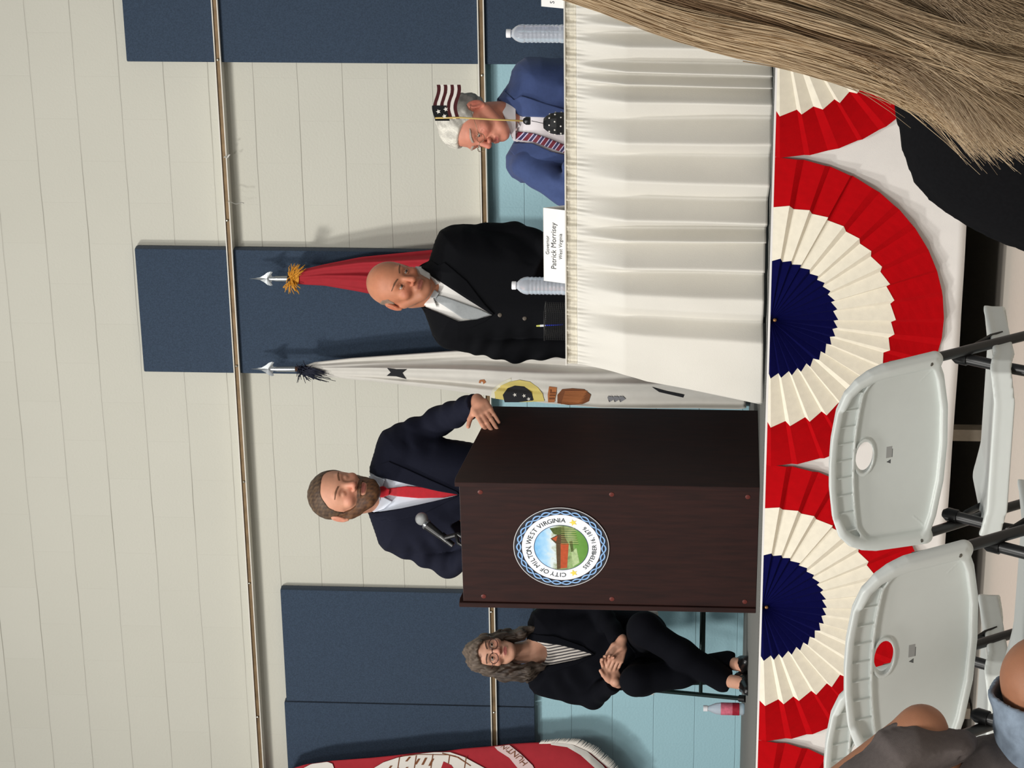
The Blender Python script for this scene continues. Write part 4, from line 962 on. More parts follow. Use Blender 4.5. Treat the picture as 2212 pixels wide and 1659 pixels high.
# letters of the band run up the cloth
tx = [('H', 12, 1132), ('U', 22, 1124), ('N', 31, 1113), ('T', 38, 1103), ('I', 42, 1096), ('N', 45, 1088)]
for ch, u, v in tx:
    vv, ff = ribbon_text(ch, 24 if u < 40 else 18, 0.0)
    a_ = math.radians(52); P = []
    for p in vv:
        x, y = p[0]*0.8, p[1]-6; P.append(onred(u+x*math.cos(a_)-y*math.sin(a_)*0.55, v-(x*math.sin(a_)+y*math.cos(a_)), 0.0125))
    b = MB(); b.add(P, ff); b.build('lettering', brown, r, world=r)
dr('hem', [(56, 1190), (52, 1232), (36, 1268), (6, 1302), (-45, 1342), (-45, 1325), (0, 1285), (28, 1254), (45, 1225), (50, 1190)], fw_, 0.004)
fr = MB(); fv = np.linspace(1165, 1345, 130); ru = random.Random(3)
for v in fv:
    u = np.interp(v, [p[0] for p in Rf], [p[1] for p in Rf]); Lf_ = 7+7*min(1, (v-1165)/60)
    a = at_y(u-3, v, yr(0.98, (v-560)/790)-.002); e = at_y(u+Lf_*0.75, v+Lf_+ru.uniform(-2, 2), yr(1, (v-560)/790)+.004); fr.tube([a, (a+e)/2+np.array((0, -.002, 0)), e], [0.0022, 0.002, 0.0012], 4)
tag(fr.build('fringe', fw_, r, smooth=True, world=r), kind='stuff')
# pink-labelled bottle on the stage floor beside the woman's chair
A = at_z(127, 1606, H); A = at_y(127, 1606, -0.62); r = empty('drink_bottle', (A[0], A[1], H)); tag(r, 'clear drink bottle with pink label on the stage floor by the woman\'s chair leg', 'bottle')
b = MB(); b.lathe([(0.024, 0), (0.029, 0.006), (0.029, 0.02), (0.027, 0.03), (0.029, 0.035), (0.029, 0.11), (0.026, 0.135), (0.013, 0.165), (0.012, 0.175)], n=28); b.build('bottle_body', pet, r, smooth=True)
b = MB(); b.lathe([(0.0297, 0.055), (0.0297, 0.110)], n=28); b.build('label', mat('label_pink', (208, 108, 128), 0.5, noise=0.25, nscale=60), r, smooth='auto')
b = MB(); b.lathe([(0.0300, 0.024), (0.0300, 0.056)], n=28); b.build('label', mat('label_crimson', (158, 28, 50), 0.5, noise=0.2, nscale=60), r, smooth='auto')
b = MB(); b.lathe([(0.0145, 0.172), (0.0145, 0.192)], n=20); b.build('cap', cap_w, r, smooth='auto')
# ================================================================ PEOPLE
def nrm(v): v = np.array(v, float); return v/np.linalg.norm(v)
def f3(a): return np.array(a, np.float32)
class Person:
    """figures are modelled in a frame whose axes are right, away and up"""
    def __init__(s, name, u0, v0, d, label, base_uv=None, base_z=H, floor_loc=None):
        s.d = d; s.s = F/d; s.u0, s.v0 = u0, v0; s.O = at_depth(u0, v0, d)
        s.B = np.stack([RT, fw, UP])          # rows
        loc = floor_loc if floor_loc is not None else (s.O[0], s.O[1], base_z)
        s.root = empty(name, tuple(loc)); tag(s.root, label, 'person')
    def p(s, u, v, y=0.0):
        k = (s.d+y)/s.d; return f3(((u-s.u0)/s.s*k, y, (s.v0-v)/s.s*k))
    def P2(s, pts): return [((u-s.u0)/s.s, (s.v0-v)/s.s) for u, v in pts]
    def pr(s, u, v, y, r): a = s.p(u, v, y); return (float(a[0]), float(a[1]), float(a[2]), r)
    def loc(s, w):
        return f3(s.B @ (np.array(w)-s.O))
    def world(s, V): return s.O + np.asarray(V) @ s.B
    def mesh(s, name, f, lo, hi, vox, m, parent=None, L=1.8, colf=None, kind=None, sm=2):
        V, Fq = nets(f, lo, hi, vox, L)
        if len(V) == 0: print('EMPTY', name); return None
        if sm: V = relax(V, Fq, sm)
        W = rel(s.world(V), s.root); me = mesh_from(W, Fq[:, ::-1] if FLIP else Fq, True, name)
        if colf is not None: set_col(me, colf(V))
        return link(name, me, m, parent or s.root)
FLIP = np.linalg.det(np.stack([RT, fw, UP])) < 0
class Head:
    def __init__(s, c, yaw, pitch, roll, k=1.0, jaw=1.0, nose=1.0, fat=0.0, wide=1.0):
        """yaw>0 turns the face to the viewer's right, pitch>0 looks down, roll>0 leans the crown to the viewer's right"""
        s.c = f3(c); s.k = k; s.jaw = jaw; s.nose = nose; s.fat = fat; s.wide = wide
        s.R = (Ry(math.radians(roll)) @ Rz(math.radians(yaw)) @ Rx(math.radians(pitch))).astype(np.float32)
    def to(s, P): return ((P-s.c) @ s.R)/s.k
    def out(s, q): return s.c+(s.R @ f3(q))*s.k
    def skull(s, q):
        f = ell(q, (0, .012, .032), (.0775*s.wide, .098, .086))
        f = smin(f, cone(q, (0, -.028, -.012), (0, -.050, -.078*s.jaw), .060*s.wide, .036), .03)
        for sx in (-1, 1): f = smin(f, cone(q, (sx*(.054+s.fat), .006, -.040), (sx*(.020+s.fat), -.060, -.090*s.jaw), .021, .020), .02)
        return f
    def sdf(s, q, eyes='open'):
        f = s.skull(q); j = s.jaw
        f = smin(f, cone(q, (-.036, -.0755, .024), (.036, -.0755, .024), .0125, .0125), .012)      # brow
        for sx in (-1, 1):
            f = smin(f, ell(q, (sx*.042, -.058, -.026), (.024, .024, .020)), .016)               # cheek
            f = smax(f, -(np.sqrt(((q-f3((sx*.031, -.098, .0)))**2*f3((0.8, 1, 1.5))).sum(1))-.0165), .010)
        f = smin(f, ell(q, (0, -.074, -.062*j), (.027, .020, .020)), .014)                       # muzzle
        f = smin(f, ell(q, (0, -.072, -.098*j), (.020, .018, .015)), .014)                       # chin
        n = s.nose
        f = smin(f, cone(q, (0, -.082, .014), (0, -.106*n, -.028), .0075, .0115), .009)
        for sx in (-1, 1):
            f = smin(f, ell(q, (sx*.0125, -.096, -.034), (.0085, .011, .0075)), .005)
            f = smax(f, -(np.sqrt(((q-f3((sx*.0065, -.104*n, -.041)))**2).sum(1))-.0035), .003)
        # lips
        up = cone(q, (-.019, -.086, -.0585*j), (.019, -.086, -.0585*j), .0052, .0052); lo_ = cone(q, (-.016, -.0865, -.0675*j), (.016, -.0865, -.0675*j), .0060, .0060)
        f = smin(f, up, .006); f = smin(f, lo_, .006)
        f = smax(f, -cone(q, (-.024, -.0935, -.0630*j), (.024, -.0935, -.0630*j), .0016, .0016), .003)
        f = smax(f, -cone(q, (-.012, -.098, -.079*j), (.012, -.098, -.079*j), .004, .004), .006)
        for sx in (-1, 1):
            e = f3((sx*.031, -.0745, .0)); r_ = np.sqrt(((q-e)**2).sum(1))
            lid = r_-.0138
            if eyes == 'open':
                slit = np.maximum(np.abs((q[:, 2]-e[2])+((q[:, 0]-e[0])*6)**2*0.02)-.0046, -(r_-.0118))
                opening = np.maximum(np.maximum(np.abs(q[:, 2]-e[2]-.0003)-(.0031-((q[:, 0]-e[0])/.0135)**2*.0031), np.abs(q[:, 0]-e[0])-.0135), q[:, 1]-e[1])
                lid = np.maximum(lid, -(r_-.0115)); lid = np.maximum(lid, -opening)
                f = np.maximum(f, -(r_-.0120))
                f = smin(f, lid, .0025)
            else:
                f = smin(f, lid, .0035)
                f = smax(f, -cone(q, e+f3((-.012, -.0125, -.0055)), e+f3((.012, -.0125, -.0055)), .001, .001), .002)
            ear = ell(q, (sx*.081*s.wide, .016, -.006), (.0080, .0175, .0300)); ear = smax(ear, -ell(q, (sx*.0895*s.wide, .013, -.004), (.0065, .0115, .022)), .003); ear = smin(ear, ell(q, (sx*.083*s.wide, .018, -.006), (.004, .005, .014)), .003)
            f = smin(f, ear, .006)
            f = smin(f, ell(q, (sx*.079*s.wide, .011, -.034), (.006, .008, .008)), .004)
        return f
def neck_chain(P, pts): return chain(P, pts, 0.02)
def hand(P, w, e1, e2, curl=(20, 30, 20), thumb=(0.75, 0.75, 0.1), k=1.0, spread=0.05, bends=None, taper=1.0):
    """w wrist, e1 along the palm, e2 towards the thumb; fingers curl towards e3 = e1 x e2"""
    w = f3(w); e1 = f3(nrm(e1)); e2 = f3(e2)-e1*float(f3(e2)@e1); e2 = e2/np.linalg.norm(e2); e3 = np.cross(e1, e2).astype(np.float32)
    M3 = np.stack([e1, e2, e3], 1)
    q = ((P-w) @ M3)/k
    f = rbox(q, (.050, .0, .0), (.042, .038, .0125), .0115)
    f = smin(f, cone(q, (-.02, 0, 0), (.015, 0, 0), .026, .026), .018)
    f = smin(f, ell(q, (.035, .028, .008), (.030, .014, .013)), .012)
    Ls = [(.041, .025, .020), (.045, .028, .021), (.042, .026, .020), (.033, .020, .018)]
    for i, (b, L) in enumerate(zip((.029, .0105, -.0095, -.028), Ls)):
        a = 0.0; p0 = f3((.090-abs(i-1)*.003-(0.006 if i == 3 else 0), b, 0)); yaw = (1.2-i)*spread; rr = (.0088, .0090, .0086, .0078)[i]*taper
        cc = curl if bends is None else bends[i]; prev = p0
        f = smin(f, cone(q, (.055, b*.9, .0), p0, .0105, rr), .006)
        for j in range(3):
            a += math.radians(cc[j]); dr_ = f3((math.cos(a)*math.cos(yaw), math.cos(a)*math.sin(yaw), math.sin(a))); nx_ = prev+dr_*L[j]
            f = smin(f, cone(q, prev, nx_, rr*(1-.07*j), rr*(1-.07*(j+1))), .0022); prev = nx_
    t0 = f3((.022, .030, .006)); td = f3(nrm(thumb)); t1 = t0+td*.040; t2 = t1+f3(nrm(f3(td)+f3((.35, -.1, .1))))*.030
    f = smin(f, cone(q, t0, t1, .0135, .0105), .010); f = smin(f, cone(q, t1, t2, .0100, .0085), .004)
    return f*k
def eyes_mesh(pers, hd, look=(0, -1, 0), iris=(70, 48, 32)):
    for sx in (-1, 1):
        c = f3((sx*.031, -.0745, 0)); b = MB(); b.sphere((0, 0, 0), .0117, 24); V = np.array(b.v); n = V/np.linalg.norm(V, axis=1)[:, None]; L_ = nrm(look)
        dd = n @ L_; col = np.tile(lin((168, 158, 150)), (len(V), 1)); col[dd > 0.84] = lin(iris); col[dd > 0.965] = (0.003, 0.003, 0.003)
        W = np.array([hd.out(v+c) for v in V]); me = mesh_from(rel(pers.world(W), pers.root), b.f, True, 'eye'); set_col(me, col)
        link('eye', me, eye_m, pers.root)
eye_m = mat('eye', (255, 255, 255), 0.15, vcol=True, spec=0.6)
skin_m = mat('skin', (255, 255, 255), 0.48, vcol=True, noise=0.05, nscale=45, bump=0.25, bscale=900, sss=0.12, spec=0.35)
hair_m = mat('hair', (255, 255, 255), 0.5, vcol=True, noise=0.22, nscale=320, bump=0.6, bscale=700, spec=0.4)
def skin_cols(hd, base, lips=(150, 84, 76), red=0.10, stubble=0.0, stub_col=(90, 80, 74)):
    bl, ll, sl = np.array(lin(base)), np.array(lin(lips)), np.array(lin(stub_col))
    def fn(V):
        q = hd.to(V.astype(np.float32)); c = np.tile(bl, (len(V), 1)); j = hd.jaw
        rd = np.clip(1-np.sqrt(((q-f3((0, -.105, -.03)))**2).sum(1))/.03, 0, 1)
        for sx in (-1, 1):
            rd = np.maximum(rd, .7*np.clip(1-np.sqrt(((q-f3((sx*.045, -.07, -.025)))**2).sum(1))/.032, 0, 1)); rd = np.maximum(rd, .9*np.clip(1-np.sqrt(((q-f3((sx*.086, .016, -.006)))**2).sum(1))/.04, 0, 1))
        c = c*(1-rd[:, None]*np.array((0.02, red*2.2, red*2.0)))
        c = c*(1+0.05*smooth_noise(q, 90, 3)[:, None]*np.array((.5, 1, 1)))
        if stubble:
            m = np.clip((-.04-q[:, 2])/.015, 0, 1)*np.clip((-.01-q[:, 1]+.02)/.02, 0, 1)*stubble*(q[:, 2] > -.13)
            m = m*(1-np.clip(1-np.sqrt((q[:, 0]/.026)**2+((q[:, 2]+.063*j)/.012)**2), 0, 1)); c = c*(1-m[:, None])+sl*m[:, None]
        lp = np.clip((1-np.sqrt((q[:, 0]/.025)**2+((q[:, 2]+.063*j)/.0105)**2))*4, 0, 1)*(q[:, 1] < -.07); c = c*(1-lp[:, None])+ll*lp[:, None]
        return c
    return fn
def hair_cols(hd, c0, c1, scale=160, stretch=(1, .35, 1), fn2=None):
    a, b_ = np.array(lin(c0)), np.array(lin(c1))
    def fn(V):
        q = hd.to(V.astype(np.float32)); t = np.clip(.5+.5*smooth_noise(q*f3(stretch), scale, 11), 0, 1)
        if fn2 is not None: t = np.clip(t*0.5+fn2(q)*0.75-0.1, 0, 1)
        return a+(b_-a)*t[:, None]
    return fn
def brows(pers, hd, col, th=.0030, w=.0045, up=.0):
    cm = mat('brow_%d' % int(sum(col)), col, 0.7, noise=0.2, nscale=500)
    for sx in (-1, 1):
        def f(P):
            q = hd.to(P); x = q[:, 0]*sx; zc = .0255+up+.006*np.sin(np.clip((x-.012)/.042, 0, 1)*2.4)-.002
            tw = w*(1-.55*np.clip((x-.035)/.02, 0, 1))
            return np.maximum(np.maximum(hd.sdf(q)-th, np.maximum(np.abs(q[:, 2]-zc)-tw, np.abs(x-.033)-.022)), q[:, 1]+.02)*hd.k
        c = hd.out((sx*.033, -.075, .026)); pers.mesh('eyebrow', f, c-.035, c+.035, .0014*hd.k, cm)
# jackets: shared folds
def folds(P, a, b_, amp=.004, n=60, seed=0, pw=1.0):
    """cross folds along the segment a-b"""
    a = f3(a); b_ = f3(b_); d = b_-a; L = np.linalg.norm(d); d = d/L; t = (P-a)@d; w_ = smooth_noise(P, 16, seed)*0.9
    r_ = np.sqrt(np.maximum(((P-a-t[:, None]*d)**2).sum(1), 0)); env = np.exp(-np.maximum(r_-.09, 0)/.02)*np.clip(t/.04+1, 0, 1)*np.clip((L-t)/.04+1, 0, 1)
    return amp*env*(np.sin(t*n+w_*3.2+smooth_noise(P, 9, seed+1)*2))
def pieces(pers, base_f, polys, lo, hi, vox):
    """thin pieces lying on a garment: (name, outline, offset in/out, thickness, material, front only)"""
    for nm, poly_, off, th, m, cf in polys:
        pl = pers.P2(poly_); xs_ = [p[0] for p in pl]; zs_ = [p[1] for p in pl]
        def f(P, pl=pl, off=off, th=th):
            b0 = base_f(P); return np.maximum(np.maximum(b0-off, -(b0-off+th)), np.maximum(poly2(P[:, 0], P[:, 2], pl), P[:, 1]-.06))
        l2 = (min(xs_)-.01, lo[1], min(zs_)-.01); h2 = (max(xs_)+.01, min(hi[1], .08), max(zs_)+.01)
        pers.mesh(nm, f, l2, h2, vox, m, colf=cf)
def trousers_and_shoes(pers, hips, feet_w, r=(.11, .065), m=None, shoe=None, zfoot=None):
    """straight legs from the hips down to the floor; feet_w are world points"""
    for k, (hp, fwd) in enumerate(zip(hips, feet_w)):
        ft = pers.loc(fwd+np.array((0, 0, .09))); kn = (f3(hp)+ft)/2+f3((0, -.03, 0))
        f = lambda P: chain(P, [(*hp, r[0]), (*kn, r[1]+.01), (*ft, r[1]-.002)], .03)+folds(P, kn, ft, .003, 40, k)
        pts = np.array([hp, kn, ft]); pers.mesh('trouser_leg', f, pts.min(0)-.13, pts.max(0)+.13, .011, m)
        f0 = pers.loc(fwd+np.array((0, 0, .035))); f1 = pers.loc(fwd+np.array((.02*k, -.19, .028)))
        g = lambda P: np.maximum(smin(cone(P, f0, f1, .045, .036), cone(P, f0+f3((0, 0, .03)), f0+f3((0, 0, .06)), .042, .042), .02), pers.loc(fwd+np.array((0, 0, .0)))[2]-P[:, 2]+.001)
        pts = np.array([f0, f1]); pers.mesh('shoe', g, pts.min(0)-.07, pts.max(0)+(.07, .07, .12), .007, shoe)
shoe_k = mat('shoe_black', (18, 17, 17), 0.3, spec=0.5)
# ---------------------------------------------------------------- 1. the speaker at the lectern
sp = Person('person', 597, 900, 11.15, 'bearded man in navy suit and red tie speaking behind the lectern', base_z=H)
hd = Head(sp.p(592, 739, -.10), 27, 9, 6, 1.14, jaw=1.06, wide=1.09, fat=.008)
suit_n = mat('suit_navy', (22, 24, 38), 0.85, noise=0.05, nscale=90, bump=0.25, bscale=900, spec=0.15)
shirt_w = mat('shirt_white', (214, 220, 232), 0.8, noise=0.02, nscale=20, bump=0.15)
tie_r = mat('tie_red', (186, 22, 38), 0.55, noise=0.08, nscale=60, sheen=0.2)
sh = [sp.p(700, 856, .03), sp.p(498, 856, .05)]; el = [sp.p(753, 962, .06), sp.p(441, 968, .05)]; wr = [sp.p(771, 1018, -.10), sp.p(466, 1030, -.06)]
GW = sp.loc(at_depth(772, 1030, 10.93))
LR3 = Rz(LROT)
def lec(p): return sp.loc(LR3 @ np.array(p)+np.array(lect.location))
def lecd(p): return f3(sp.B @ (LR3 @ np.array(p)))
wr[0] = lec((.030, .545, 1.135)); el[0] = sp.p(752, 955, .0)
def sp_skin(P):
    q = hd.to(P); f = hd.sdf(q, 'closed')*hd.k
    f = smin(f, cone(P, hd.out((0, .022, -.06)), sp.p(594, 835, .0), .060, .066), .02)
    f = smin(f, pillow(P, sp.P2([(560, 830), (640, 830), (700, 870), (680, 1050), (520, 1050), (500, 870)]), .0, .06, .06), .03)
    for i in (0, 1):
        f = smin(f, chain(P, [(*sh[i], .04), (*el[i], .036), (*wr[i], .026)], .01), .02)
    f = smin(f, hand(P, wr[0], lecd((-.04, -.86, -.34)), lecd((-.42, -.28, .86)), thumb=(.45, .9, .35), k=1.03, spread=.02, taper=1.08, bends=[(6, 22, 14), (8, 22, 14), (8, 24, 14), (8, 22, 14)]), .008)
    f = smin(f, hand(P, wr[1], (.5, -.6, -.2), (1, .4, .4), curl=(20, 30, 20)), .01)
    return f
lo, hi = sp.p(395, 1105, -.36), sp.p(812, 650, .22)
sp.mesh('body', sp_skin, lo, hi, .0034, skin_m, colf=skin_cols(hd, (202, 146, 120), (150, 88, 78), .12))
def sp_jacket(P):
    f = pillow(P, sp.P2([(556, 792), (604, 800), (650, 797), (700, 812), (726, 828), (738, 870), (714, 958), (702, 1020), (712, 1120), (722, 1230), (478, 1230), (486, 1100), (470, 1000), (462, 900), (468, 832), (484, 816)]), .03, .135, .13)
    for i in (0, 1):
        f = smin(f, chain(P, [(*sh[i], .072), (*el[i], .058), (*(wr[i]+(el[i]-wr[i])*.12), .046)], .02), .025)
        f = f + folds(P, el[i]+(sh[i]-el[i])*.75, wr[i], .0046, 74, 4+i) + folds(P, sh[i], el[i], .0028, 44, 8+i)
    f = f + .0022*smooth_noise(P, 24, 5)
    cut = poly2(P[:, 0], P[:, 2], sp.P2([(552, 770), (648, 770), (640, 812), (617, 880), (602, 945), (592, 992), (578, 940), (563, 868), (554, 812)]))
    f = np.maximum(f, -np.maximum(cut, P[:, 1]-.02))
    for i in (0, 1):
        dcut = nrm(wr[i]-el[i]); f = np.maximum(f, (P-(wr[i]-(wr[i]-el[i])*.06))@f3(dcut)-.0 - 10*(np.sqrt(((P-wr[i])**2).sum(1)) > .16))
    return f
sp.mesh('suit_jacket', sp_jacket, sp.p(380, 1240, -.30), sp.p(815, 780, .24), .0052, suit_n)
def sp_base(P): return pillow(P, sp.P2([(540, 790), (604, 800), (650, 793), (700, 812), (726, 828), (738, 870), (714, 958), (702, 1020), (712, 1120), (722, 1230), (478, 1230), (486, 1100), (470, 1000), (462, 900), (468, 832), (484, 816)]), .03, .135, .13)
pieces(sp, sp_base, [
    ('shirt', [(556, 786), (640, 790), (634, 815), (617, 885), (604, 950), (592, 998), (576, 945), (560, 868), (552, 815)], -.008, .006, shirt_w, None),
    ('tie', [(607, 822), (606, 842), (611, 880), (609, 915), (600, 965), (593, 996), (586, 960), (585, 905), (589, 860), (592, 842), (588, 826)], -.001, .008, tie_r, None),
    ('lapel', [(648, 800), (664, 842), (648, 880), (625, 930), (600, 988), (592, 995), (600, 948), (616, 880), (632, 815), (640, 798)], .0045, .007, suit_n, None),
    ('lapel', [(556, 795), (536, 822), (541, 838), (535, 846), (550, 912), (580, 972), (592, 995), (580, 945), (563, 870), (553, 815)], .0045, .007, suit_n, None)], lo, (9, .2, 9), .0026)
pieces(sp, sp_base, [('tie_knot', [(609, 822), (611, 830), (604, 844), (592, 843), (586, 828), (588, 820), (598, 817)], .009, .014, tie_r, None)], lo, (9, .2, 9), .0026)
def collar(P):
    c0 = sp.p(592, 805, -.01); d = cone(P, c0+f3((0, .01, .015)), c0-f3((0, -.0, .03)), .069, .074)
    f = np.maximum(np.abs(d-.003)-.0022, np.maximum(P[:, 2]-(c0[2]+.016-.30*np.clip(-(P[:, 1]-c0[1])-.0, 0, .1)), c0[2]-.035-P[:, 2]))
    return f
kc = sp.p(592, 805, 0); sp.mesh('shirt_collar', collar, kc-(.1, .1, .06), kc+(.1, .1, .05), .0026, shirt_w)
for pl in ([(556, 790), (566, 800), (592, 822), (578, 850), (562, 832), (554, 810)], [(630, 800), (634, 808), (625, 834), (604, 826), (612, 812)]):
    pieces(sp, sp_base, [('collar_point', pl, .004, .006, shirt_w, None)], lo, (9, .2, 9), .0026)
def sp_hair(P):
    q = hd.to(P); zl = np.interp(q[:, 1], [-.11, -.075, -.055, -.035, -.02, .0, .018, .04, .09], [.094, .088, .078, .050, -.014, -.012, -.012, -.055, -.075])
    zl = zl-.010*np.clip((np.abs(q[:, 0])-.035)/.03, 0, 1)*(q[:, 1] < -.03)
    return smax(hd.skull(q)-.0030-.0008*smooth_noise(q, 300, 2), zl-q[:, 2], .006)*hd.k
c = hd.out((0, 0, 0)); sp.mesh('hair', sp_hair, c-.15, c+.16, .0026, hair_m, colf=hair_cols(hd, (62, 46, 36), (98, 76, 56), 520))
def sp_beard(P):
    q = hd.to(P); a = np.abs(q[:, 0])
    zt = np.interp(q[:, 1], [-.12, -.088, -.070, -.05, -.03, -.012, .006], [-.050, -.048, -.052, -.052, -.036, .0, .0])
    f = np.maximum(hd.skull(q)-.006-.0012*smooth_noise(q, 260, 4), q[:, 2]-zt)
    f = np.maximum(smin(f, ell(q, (0, -.072, -.104*hd.jaw), (.026, .022, .022)), .018), q[:, 1]-.004)
    mst = np.maximum(hd.sdf(q)-.0035, np.maximum(np.abs(q[:, 2]+.049*hd.jaw+.18*np.maximum(a-.012, 0))-.0065, a-.034)); f = smin(f, mst, .004)
    f = np.maximum(f, hd.sdf(q)-.012)
    mouth = np.sqrt((q[:, 0]/.024)**2+((q[:, 2]+.064*hd.jaw)/.0095)**2)-1; f = np.maximum(f, -mouth*.01)
    return f*hd.k
sp.mesh('beard', sp_beard, c-.17, c+.12, .0026, hair_m, colf=hair_cols(hd, (72, 46, 30), (108, 72, 44), 520))
brows(sp, hd, (112, 78, 58), .0016, .0032)
# ---------------------------------------------------------------- 2. the bald man standing behind the table
bm_ = Person('person', 1045, 1000, 11.05, 'bald man in black suit and silver tie standing behind the skirted table', base_z=H)
hb = Head(bm_.p(1041, 861, -.07), 19, 12, 16, 1.10, jaw=0.98, fat=.002, wide=1.02, nose=1.06)
shirt_n = mat('shirt_neutral', (224, 222, 218), 0.8, noise=0.02, nscale=20, bump=0.15)
suit_k = mat('suit_black', (10, 11, 15), 0.85, noise=0.05, nscale=90, bump=0.25, bscale=900, spec=0.12)
tie_g = mat('tie_silver', (150, 154, 156), 0.45, noise=0.05, nscale=120, sheen=0.3)
shb = [bm_.p(1138, 985, .03), bm_.p(940, 975, .03)]; elb = [bm_.p(1150, 1110, .05), bm_.p(908, 1110, .06)]; wrb = [bm_.p(1118, 1200, -.10), bm_.p(912, 1250, -.02)]
def bm_skin(P):
    q = hb.to(P); f = hb.sdf(q)*hb.k
    f = smin(f, cone(P, hb.out((0, .022, -.06)), bm_.p(1038, 955, .0), .064, .07), .02)
    f = smin(f, pillow(P, bm_.P2([(1000, 945), (1085, 945), (1130, 985), (1110, 1150), (960, 1150), (950, 985)]), .0, .06, .06), .03)
    for i in (0, 1):
        f = smin(f, chain(P, [(*shb[i], .04), (*elb[i], .036), (*wrb[i], .026)], .01), .02)
    f = smin(f, hand(P, wrb[0], (-.6, -.6, -.45), (-.5, .2, .8), curl=(15, 25, 20)), .01)
    f = smin(f, hand(P, wrb[1], (.05, -.2, -1), (.6, -.6, 0), curl=(20, 30, 20)), .01)
    return f
bm_.mesh('body', bm_skin, bm_.p(875, 1320, -.34), bm_.p(1190, 785, .22), .0034, skin_m, colf=skin_cols(hb, (188, 124, 94), (150, 88, 74), .14, .30, (134, 96, 78)))
bp_ = [(1002, 905), (1040, 925), (1082, 905), (1096, 926), (1140, 939), (1162, 950), (1172, 1000), (1160, 1060), (1150, 1150), (1160, 1290), (920, 1290), (930, 1150), (925, 1050), (918, 990), (922, 950), (936, 934), (958, 926), (982, 917)]
def bm_base(P): return pillow(P, bm_.P2(bp_), .03, .155, .14)
def bm_jacket(P):
    f = bm_base(P)
    for i in (0, 1):
        f = smin(f, chain(P, [(*shb[i], .070), (*elb[i], .058), (*(wrb[i]+(elb[i]-wrb[i])*.12), .047)], .02), .02)
        f = f + folds(P, elb[i]+(shb[i]-elb[i])*.6, wrb[i], .0045, 60, 14+i)
    f = f+.0020*smooth_noise(P, 24, 15)
    cut = poly2(P[:, 0], P[:, 2], bm_.P2([(1000, 880), (1092, 880), (1080, 908), (1050, 950), (1012, 1008), (977, 1064), (966, 1030), (962, 992), (982, 945), (1000, 912)]))
    f = np.maximum(f, -np.maximum(cut, P[:, 1]-.02))
    slit = cone(P, bm_.p(978, 1062, -.13), bm_.p(968, 1240, -.13), .004, .004); f = smax(f, -slit, .004)
    for i in (0, 1):
        f = np.maximum(f, (P-(wrb[i]-(wrb[i]-elb[i])*.06))@f3(nrm(wrb[i]-elb[i])) - 10*(np.sqrt(((P-wrb[i])**2).sum(1)) > .16))
    return f
bm_.mesh('suit_jacket', bm_jacket, bm_.p(860, 1320, -.30), bm_.p(1205, 890, .24), .0052, suit_k)
L0, H0 = (0, -.35, 0), (9, .2, 9)
pieces(bm_, bm_base, [
    ('shirt', [(1006, 888), (1082, 900), (1074, 920), (1052, 952), (1014, 1010), (977, 1066), (964, 1030), (960, 992), (982, 942), (1000, 912)], -.008, .006, shirt_n, None),
    ('tie', [(1032, 924), (1020, 940), (1018, 956), (1008, 985), (990, 1035), (978, 1062), (966, 1028), (970, 1000), (996, 962), (1008, 942), (1018, 922)], -.001, .008, tie_g, None),
    ('lapel', [(1084, 900), (1098, 930), (1084, 948), (1090, 962), (1050, 1010), (1000, 1048), (978, 1068), (1014, 1010), (1054, 950), (1076, 915)], .0045, .007, suit_k, None),
    ('lapel', [(1000, 905), (984, 918), (962, 938), (950, 965), (944, 978), (950, 1020), (964, 1050), (978, 1068), (967, 1030), (963, 992), (984, 944)], .0045, .007, suit_k, None),
    ('collar_point', [(1078, 897), (1082, 906), (1046, 952), (1034, 926), (1056, 912)], .005, .007, shirt_n, None),
    ('collar_point', [(1010, 883), (1001, 905), (993, 946), (1018, 936), (1030, 918)], .005, .007, shirt_n, None)], L0, H0, .0026)
def bcol(P):
    c0 = bm_.p(1040, 912, .0); d = cone(P, c0+f3((.005, .01, .02)), c0-f3((0, -.0, .03)), .073, .078)
    return np.maximum(np.abs(d-.003)-.0022, np.maximum(P[:, 2]-(c0[2]+.022-.36*np.clip(-(P[:, 1]-c0[1]), 0, .1)+.1*(P[:, 0]-c0[0])), c0[2]-.035-P[:, 2]))
kc = bm_.p(1040, 912, 0); bm_.mesh('shirt_collar', bcol, kc-(.1, .1, .06), kc+(.1, .1, .06), .0026, shirt_n)
pieces(bm_, bm_base, [('tie_knot', [(1034, 922), (1037, 934), (1024, 950), (1013, 943), (1016, 924), (1024, 920)], .008, .012, tie_g, None)], L0, H0, .0026)
def bm_fringe(P):
    q = hb.to(P); zl = np.interp(q[:, 1], [-.03, -.012, .0, .02, .04, .09], [.04, .0, -.008, -.01, -.05, -.07]); zt = np.interp(q[:, 1], [-.03, .0, .05, .12], [.02, .042, .040, .03])
    return np.maximum(np.maximum(hb.skull(q)-.0022, zl-q[:, 2]), q[:, 2]-zt)*hb.k
c = hb.out((0, 0, 0)); bm_.mesh('hair', bm_fringe, c-.15, c+.15, .0026, hair_m, colf=hair_cols(hb, (112, 92, 78), (150, 128, 112)))
brows(bm_, hb, (104, 72, 54), .0010, .0030); eyes_mesh(bm_, hb, (.2, -1, -.2), (64, 46, 34))
for (u, v) in ((977, 1080), (970, 1133)):
    c = bm_.p(u, v, 0); f0 = lambda P: bm_base(P)
    y = min([yy for yy in np.linspace(-.2, .1, 300) if bm_jacket(np.array([[c[0], yy, c[2]]], np.float32))[0] < 0] or [-.12])
    cc = f3((c[0], y-.002, c[2])); bm_.mesh('button', lambda P: ell(P, cc, (.0095, .0035, .0095)), cc-.02, cc+.02, .0022, mat('button_grey', (96, 88, 80), 0.35))
